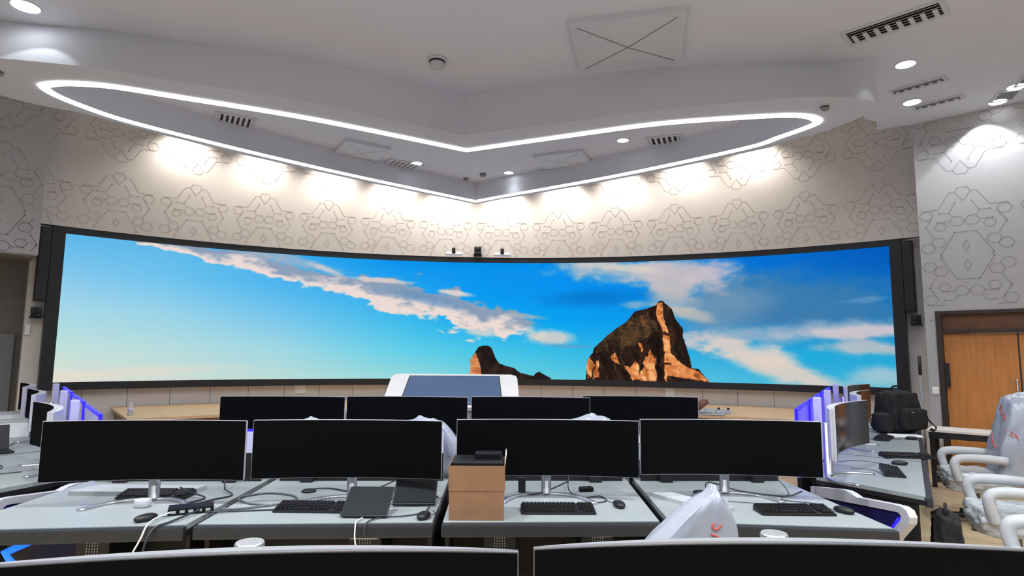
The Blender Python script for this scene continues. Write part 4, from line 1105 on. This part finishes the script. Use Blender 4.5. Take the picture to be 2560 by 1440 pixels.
# ------------------------------------------------------------------ plastic wrapped chairs (faces +Y, origin on the floor)
def chair(label, loc, rz, group='plastic wrapped office chairs', seed=0, peak=.08, lean=0., strokes=None, amp=.024, ear=0., hb=.72, tap=.2, bd=.20):
    t = thing('office_chair', label, 'chair', loc, rz, group)
    for k in range(5):
        a = 2*PI*k/5+.3
        bm = B(); tube(bm, [(0, 0, .10), (.30*math.cos(a), .30*math.sin(a), .075)], .022, k=1); lg = link_mesh('leg', bm, 'black', t)
        bm = B(); lathe(bm, [(.03, -.02), (.03, .02)], c=(.30*math.cos(a), .30*math.sin(a), .03), axis='X', n=14); link_mesh('caster', bm, 'black', lg)
    bm = B(); lathe(bm, [(.035, .09), (.035, .22), (.024, .22), (.024, .44)], n=16); link_mesh('gas_column', bm, 'silver', t)
    bm = B(); blob(bm, (0, .02, .475), (.50, .50, .10), sub=4, power=.3, amp=.006, seed=seed); link_mesh('seat', bm, 'fabric', t)
    bm = B(); blob(bm, (0, .02, .455), (.57, .57, .20), sub=5, power=.35, amp=.020, freq=3.2, seed=seed+3); link_mesh('seat_wrap', bm, 'film', t)
    for s in (-1, 1):
        bm = B(); tube(bm, [(s*.29, .20, .47), (s*.30, .225, .56), (s*.30, .235, .64), (s*.295, .20, .685), (s*.29, .10, .70), (s*.285, -.06, .70), (s*.28, -.20, .69)], .042, n=12)
        link_mesh('armrest', bm, 'foam', t)
    bm = B()
    def sh(p):
        z = p.z/(hb/2)                               # -1 .. 1 over the back height
        k = 1-tap*max(0, z+.3)-.30*max(0, z)**3
        ez = (1 if abs(p.x) > .15 and z > .6 else 0)*(abs(p.x)-.15)*ear
        y = p.y*(1-.3*max(0, z))-.06*z-.03*(1-z*z)
        return Vector((p.x*k+lean*max(0, z+.2)*.12, y, p.z+ez+peak*max(0, z)**2*(1-abs(p.x)*2)))
    blob(bm, (0, -.15-bd/2, .48+hb/2), (.54, bd, hb), sub=5, power=.32, amp=amp, freq=2.6, seed=seed, shape=sh)
    bmesh.ops.recalc_face_normals(bm, faces=bm.faces[:])
    if strokes:
        bvh = BVHTree.FromBMesh(bm); letters = []
        for st in strokes:
            P = []
            for (u, z) in st['p']:
                if st['d'] == 'back': o, d = Vector((u, -1.5, z)), Vector((0, 1, 0))
                elif st['d'] == 'left': o, d = Vector((-1.5, u, z)), Vector((1, 0, 0))
                else: o, d = Vector((u, 1.5, z)), Vector((0, -1, 0))
                h = bvh.ray_cast(o, d)
                if h[0] is not None: P.append(h[0]-d*.002)
            if len(P) > 1: letters.append(P)
        bag = link_mesh('back_bag', bm, 'bag', t)
        for P in letters:
            sb = B(); tube(sb, P, .0045, n=6, k=3); link_mesh('red_letter', sb, 'red', bag)
    else: link_mesh('back_bag', bm, 'bag', t)
    return t
def prt(d, u0, z0, du, dz, n):
    """a short line of unreadable printed red marks"""
    out = []; rnd = random.Random(n)
    shapes = [[(0, 0), (.1, 1), (.35, .3), (.6, 1)], [(.7, 1), (.1, .8), (.6, .35), (0, 0)], [(0, 0), (.35, 1), (.7, .1)], [(.6, .9), (.1, .6), (.2, .1), (.7, .2)]]
    for i in range(n):
        s = shapes[i % 4]
        out.append({'d': d, 'p': [(u0+du[0]*(i+a*.9)+dz[0]*b, z0+du[1]*(i+a*.9)+dz[1]*b) for a, b in s]})
    return out
FB = 'bagged chair'
chair('plastic wrapped chair nearest the camera, standing before the right front desk', (.61, 2.80, 0), .05, seed=1, peak=.05, lean=1.3, tap=.42, hb=.635, amp=.012, strokes=prt('back', .125, .90, (.010, .042), (.04, -.004), 4))
chair('plastic wrapped chair behind the gap over the cardboard box', (-.56, 5.14, 0), -.05, seed=2, peak=.0, lean=-.8, hb=.70, tap=.12)
chair('plastic wrapped chair peeping over the second front monitor', (-1.60, 5.10, 0), .1, seed=4, peak=.0, hb=.69)
chair('plastic wrapped chair peeping over the monitor behind the cardboard box', (.64, 5.18, 0), 0., seed=5, peak=.02, hb=.71, tap=.1)
ra = math.radians(65)
chair('plastic wrapped chair with red print at the orange door', (4.82, 6.38, 0), ra, seed=6, peak=.06, ear=.3, hb=.80, tap=.08, bd=.48, strokes=prt('front', -.14, 1.06, (.055, .025), (-.012, .05), 5)+prt('front', -.1, .78, (.05, .03), (0, .04), 4)+prt('left', -.30, .9, (.03, .02), (0, .05), 3))
chair('plastic wrapped chair in the middle of the right row, at the right edge', (3.94, 4.83, 0), ra, seed=8, peak=.02, hb=.76, tap=.08, bd=.34)
chair('plastic wrapped chair of the right row nearest the camera, at the lower right corner', (3.20, 3.52, 0), ra, seed=9, peak=.02)

# side table by the door
t = thing('side_table', 'grey topped side table behind the chairs, before the orange door', 'table', (6.29, 7.87, 0), math.atan2(RD[1], RD[0]))
bm = B(); box(bm, (0, 0, .735), (1.5, .55, .03), .004); link_mesh('table_top', bm, 'wall_low', t)
bm = B(); box(bm, (0, -.25, .68), (1.46, .03, .08)); link_mesh('apron', bm, 'black', t)
for sx in (-1, 1):
    for sy in (-1, 1):
        bm = B(); box(bm, (sx*.70, sy*.22, .36), (.05, .05, .72)); link_mesh('leg', bm, 'black', t)

# bags
t = thing('backpack', 'big black backpack sitting on the far right desk', 'backpack', (4.97, 7.84, .75), .3)
bm = B(); blob(bm, (0, 0, .26), (.50, .34, .52), sub=5, power=.4, amp=.02, freq=2., seed=3, shape=lambda p: Vector((p.x*(1-.25*(p.z+.26)), p.y*(1-.2*(p.z+.26)), max(p.z, -.258)))); link_mesh('body', bm, 'fabric', t)
bm = B(); blob(bm, (.02, -.19, .18), (.38, .14, .26), sub=4, power=.4, amp=.012, seed=5); link_mesh('front_pocket', bm, 'fabric', t)
bm = B(); blob(bm, (-.28, -.04, .13), (.22, .22, .24), sub=4, power=.5, amp=.015, seed=6); link_mesh('side_pocket', bm, 'fabric', t)
bm = B(); tube(bm, [(-.08, 0, .50), (-.06, 0, .57), (.06, 0, .57), (.08, 0, .50)], .014); link_mesh('carry_handle', bm, 'fabric', t)
bm = B(); tube(bm, [(.22, -.08, .34), (.32, -.12, .20), (.42, -.13, .10), (.48, -.13, .06), (.44, -.14, .02), (.38, -.13, .04)], 0, flat=(.022, .006), n=6); link_mesh('strap', bm, 'fabric', t)
bm = B(); box(bm, (-.06, -.265, .27), (.05, .006, .012), .002); link_mesh('buckle', bm, 'silver', t)
t = thing('shoulder_bag', 'black bag on the floor beside the end of the right side row', 'bag', (3.13, 4.46, 0), .95)
bm = B(); blob(bm, (0, 0, .30), (.34, .18, .60), sub=5, power=.45, amp=.02, freq=2.4, seed=12, shape=lambda p: Vector((p.x*(1-.5*(p.z+.25)), p.y, max(p.z, -.298)))); link_mesh('body', bm, 'fabric', t)
bm = B(); tube(bm, [(-.08, 0, .56), (-.07, 0, .64), (.05, 0, .64), (.07, 0, .56)], .012); link_mesh('strap', bm, 'fabric', t)

# ------------------------------------------------------------------ lights
def spot(name, loc, target, power, color, angle, blend=.6, size=.05):
    l = bpy.data.lights.new(name, 'SPOT'); l.energy = power; l.color = color; l.spot_size = math.radians(angle); l.spot_blend = blend; l.shadow_soft_size = size
    o = bpy.data.objects.new(name, l); COL.objects.link(o); o.location = loc
    o.rotation_euler = (Vector(target)-Vector(loc)).to_track_quat('-Z', 'Y').to_euler()
    return o
WARM = (1., .93, .85); COOL = (.93, .98, 1.)
SP = [(-.593, 5.43), (-.469, 5.35), (-.344, 5.24), (-.226, 5.10), (-.119, 4.93), (-.002, 4.94), (.115, 5.10), (.231, 5.27), (.35, 5.46), (.474, 5.59)]
for th, z in SP:
    x, y = arc(th, RW-.30); tx, ty = arc(th, RW+.10)
    spot('wall_washer', (x, y, z+.28), (tx, ty, z-1.3), 95, WARM, 130, 1., .06)
spot('downlight_beam', RM(.86, 5.22, .24), RM(.86, 3.2, .06), 60, COOL, 96, .3, .03)
x = LM(1.6, 5.0, .35); spot('wall_spot', x, LM(1.55, 3.4, .0), 24, COOL, 84, .4, .04)
spot('downlight_beam', (-4.95, 5.86, 5.25), (-4.95, 5.89, 3.), 7, COOL, 78, .35, .02)
spot('downlight_beam', (4.20, 6.60, 5.25), (4.24, 6.64, 3.), 3, COOL, 52, .4, .02)
for i, (c, r, l) in enumerate(DL):
    if i in (0, 1, 3): continue
    a = bpy.data.lights.new('downlight_beam', 'AREA'); a.shape = 'DISK'; a.size = r*2; a.energy = 9 if c[2] > 5.2 else .9; a.color = COOL; a.spread = math.radians(140 if c[2] > 5.2 else 90)
    o = bpy.data.objects.new('downlight_beam', a); COL.objects.link(o); o.location = (c[0], c[1], c[2]-.02)
# room downlights over and behind the camera
for x in (-4.5, -1.6, 1.6, 4.5):
    for y in (-2.5, .6, 3.6):
        a = bpy.data.lights.new('downlight_beam', 'AREA'); a.shape = 'DISK'; a.size = .3; a.energy = 73; a.color = (.90, .95, 1.); a.spread = math.radians(150)
        o = bpy.data.objects.new('downlight_beam', a); COL.objects.link(o); o.location = (x, y, ZU-.02)

w = bpy.data.worlds.new('ambient_fill'); SC.world = w; w.use_nodes = True  # added ambient fill, enters through the missing rear wall
w.node_tree.nodes['Background'].inputs['Color'].default_value = (.93, .95, 1., 1); w.node_tree.nodes['Background'].inputs['Strength'].default_value = .26

SC.view_settings.view_transform = 'Standard'; SC.view_settings.look = 'None'; SC.view_settings.exposure = .35; SC.view_settings.gamma = 1.
SC.view_settings.use_curve_mapping = False
SC.cycles.use_denoising = True
SC.cycles.max_bounces = 8
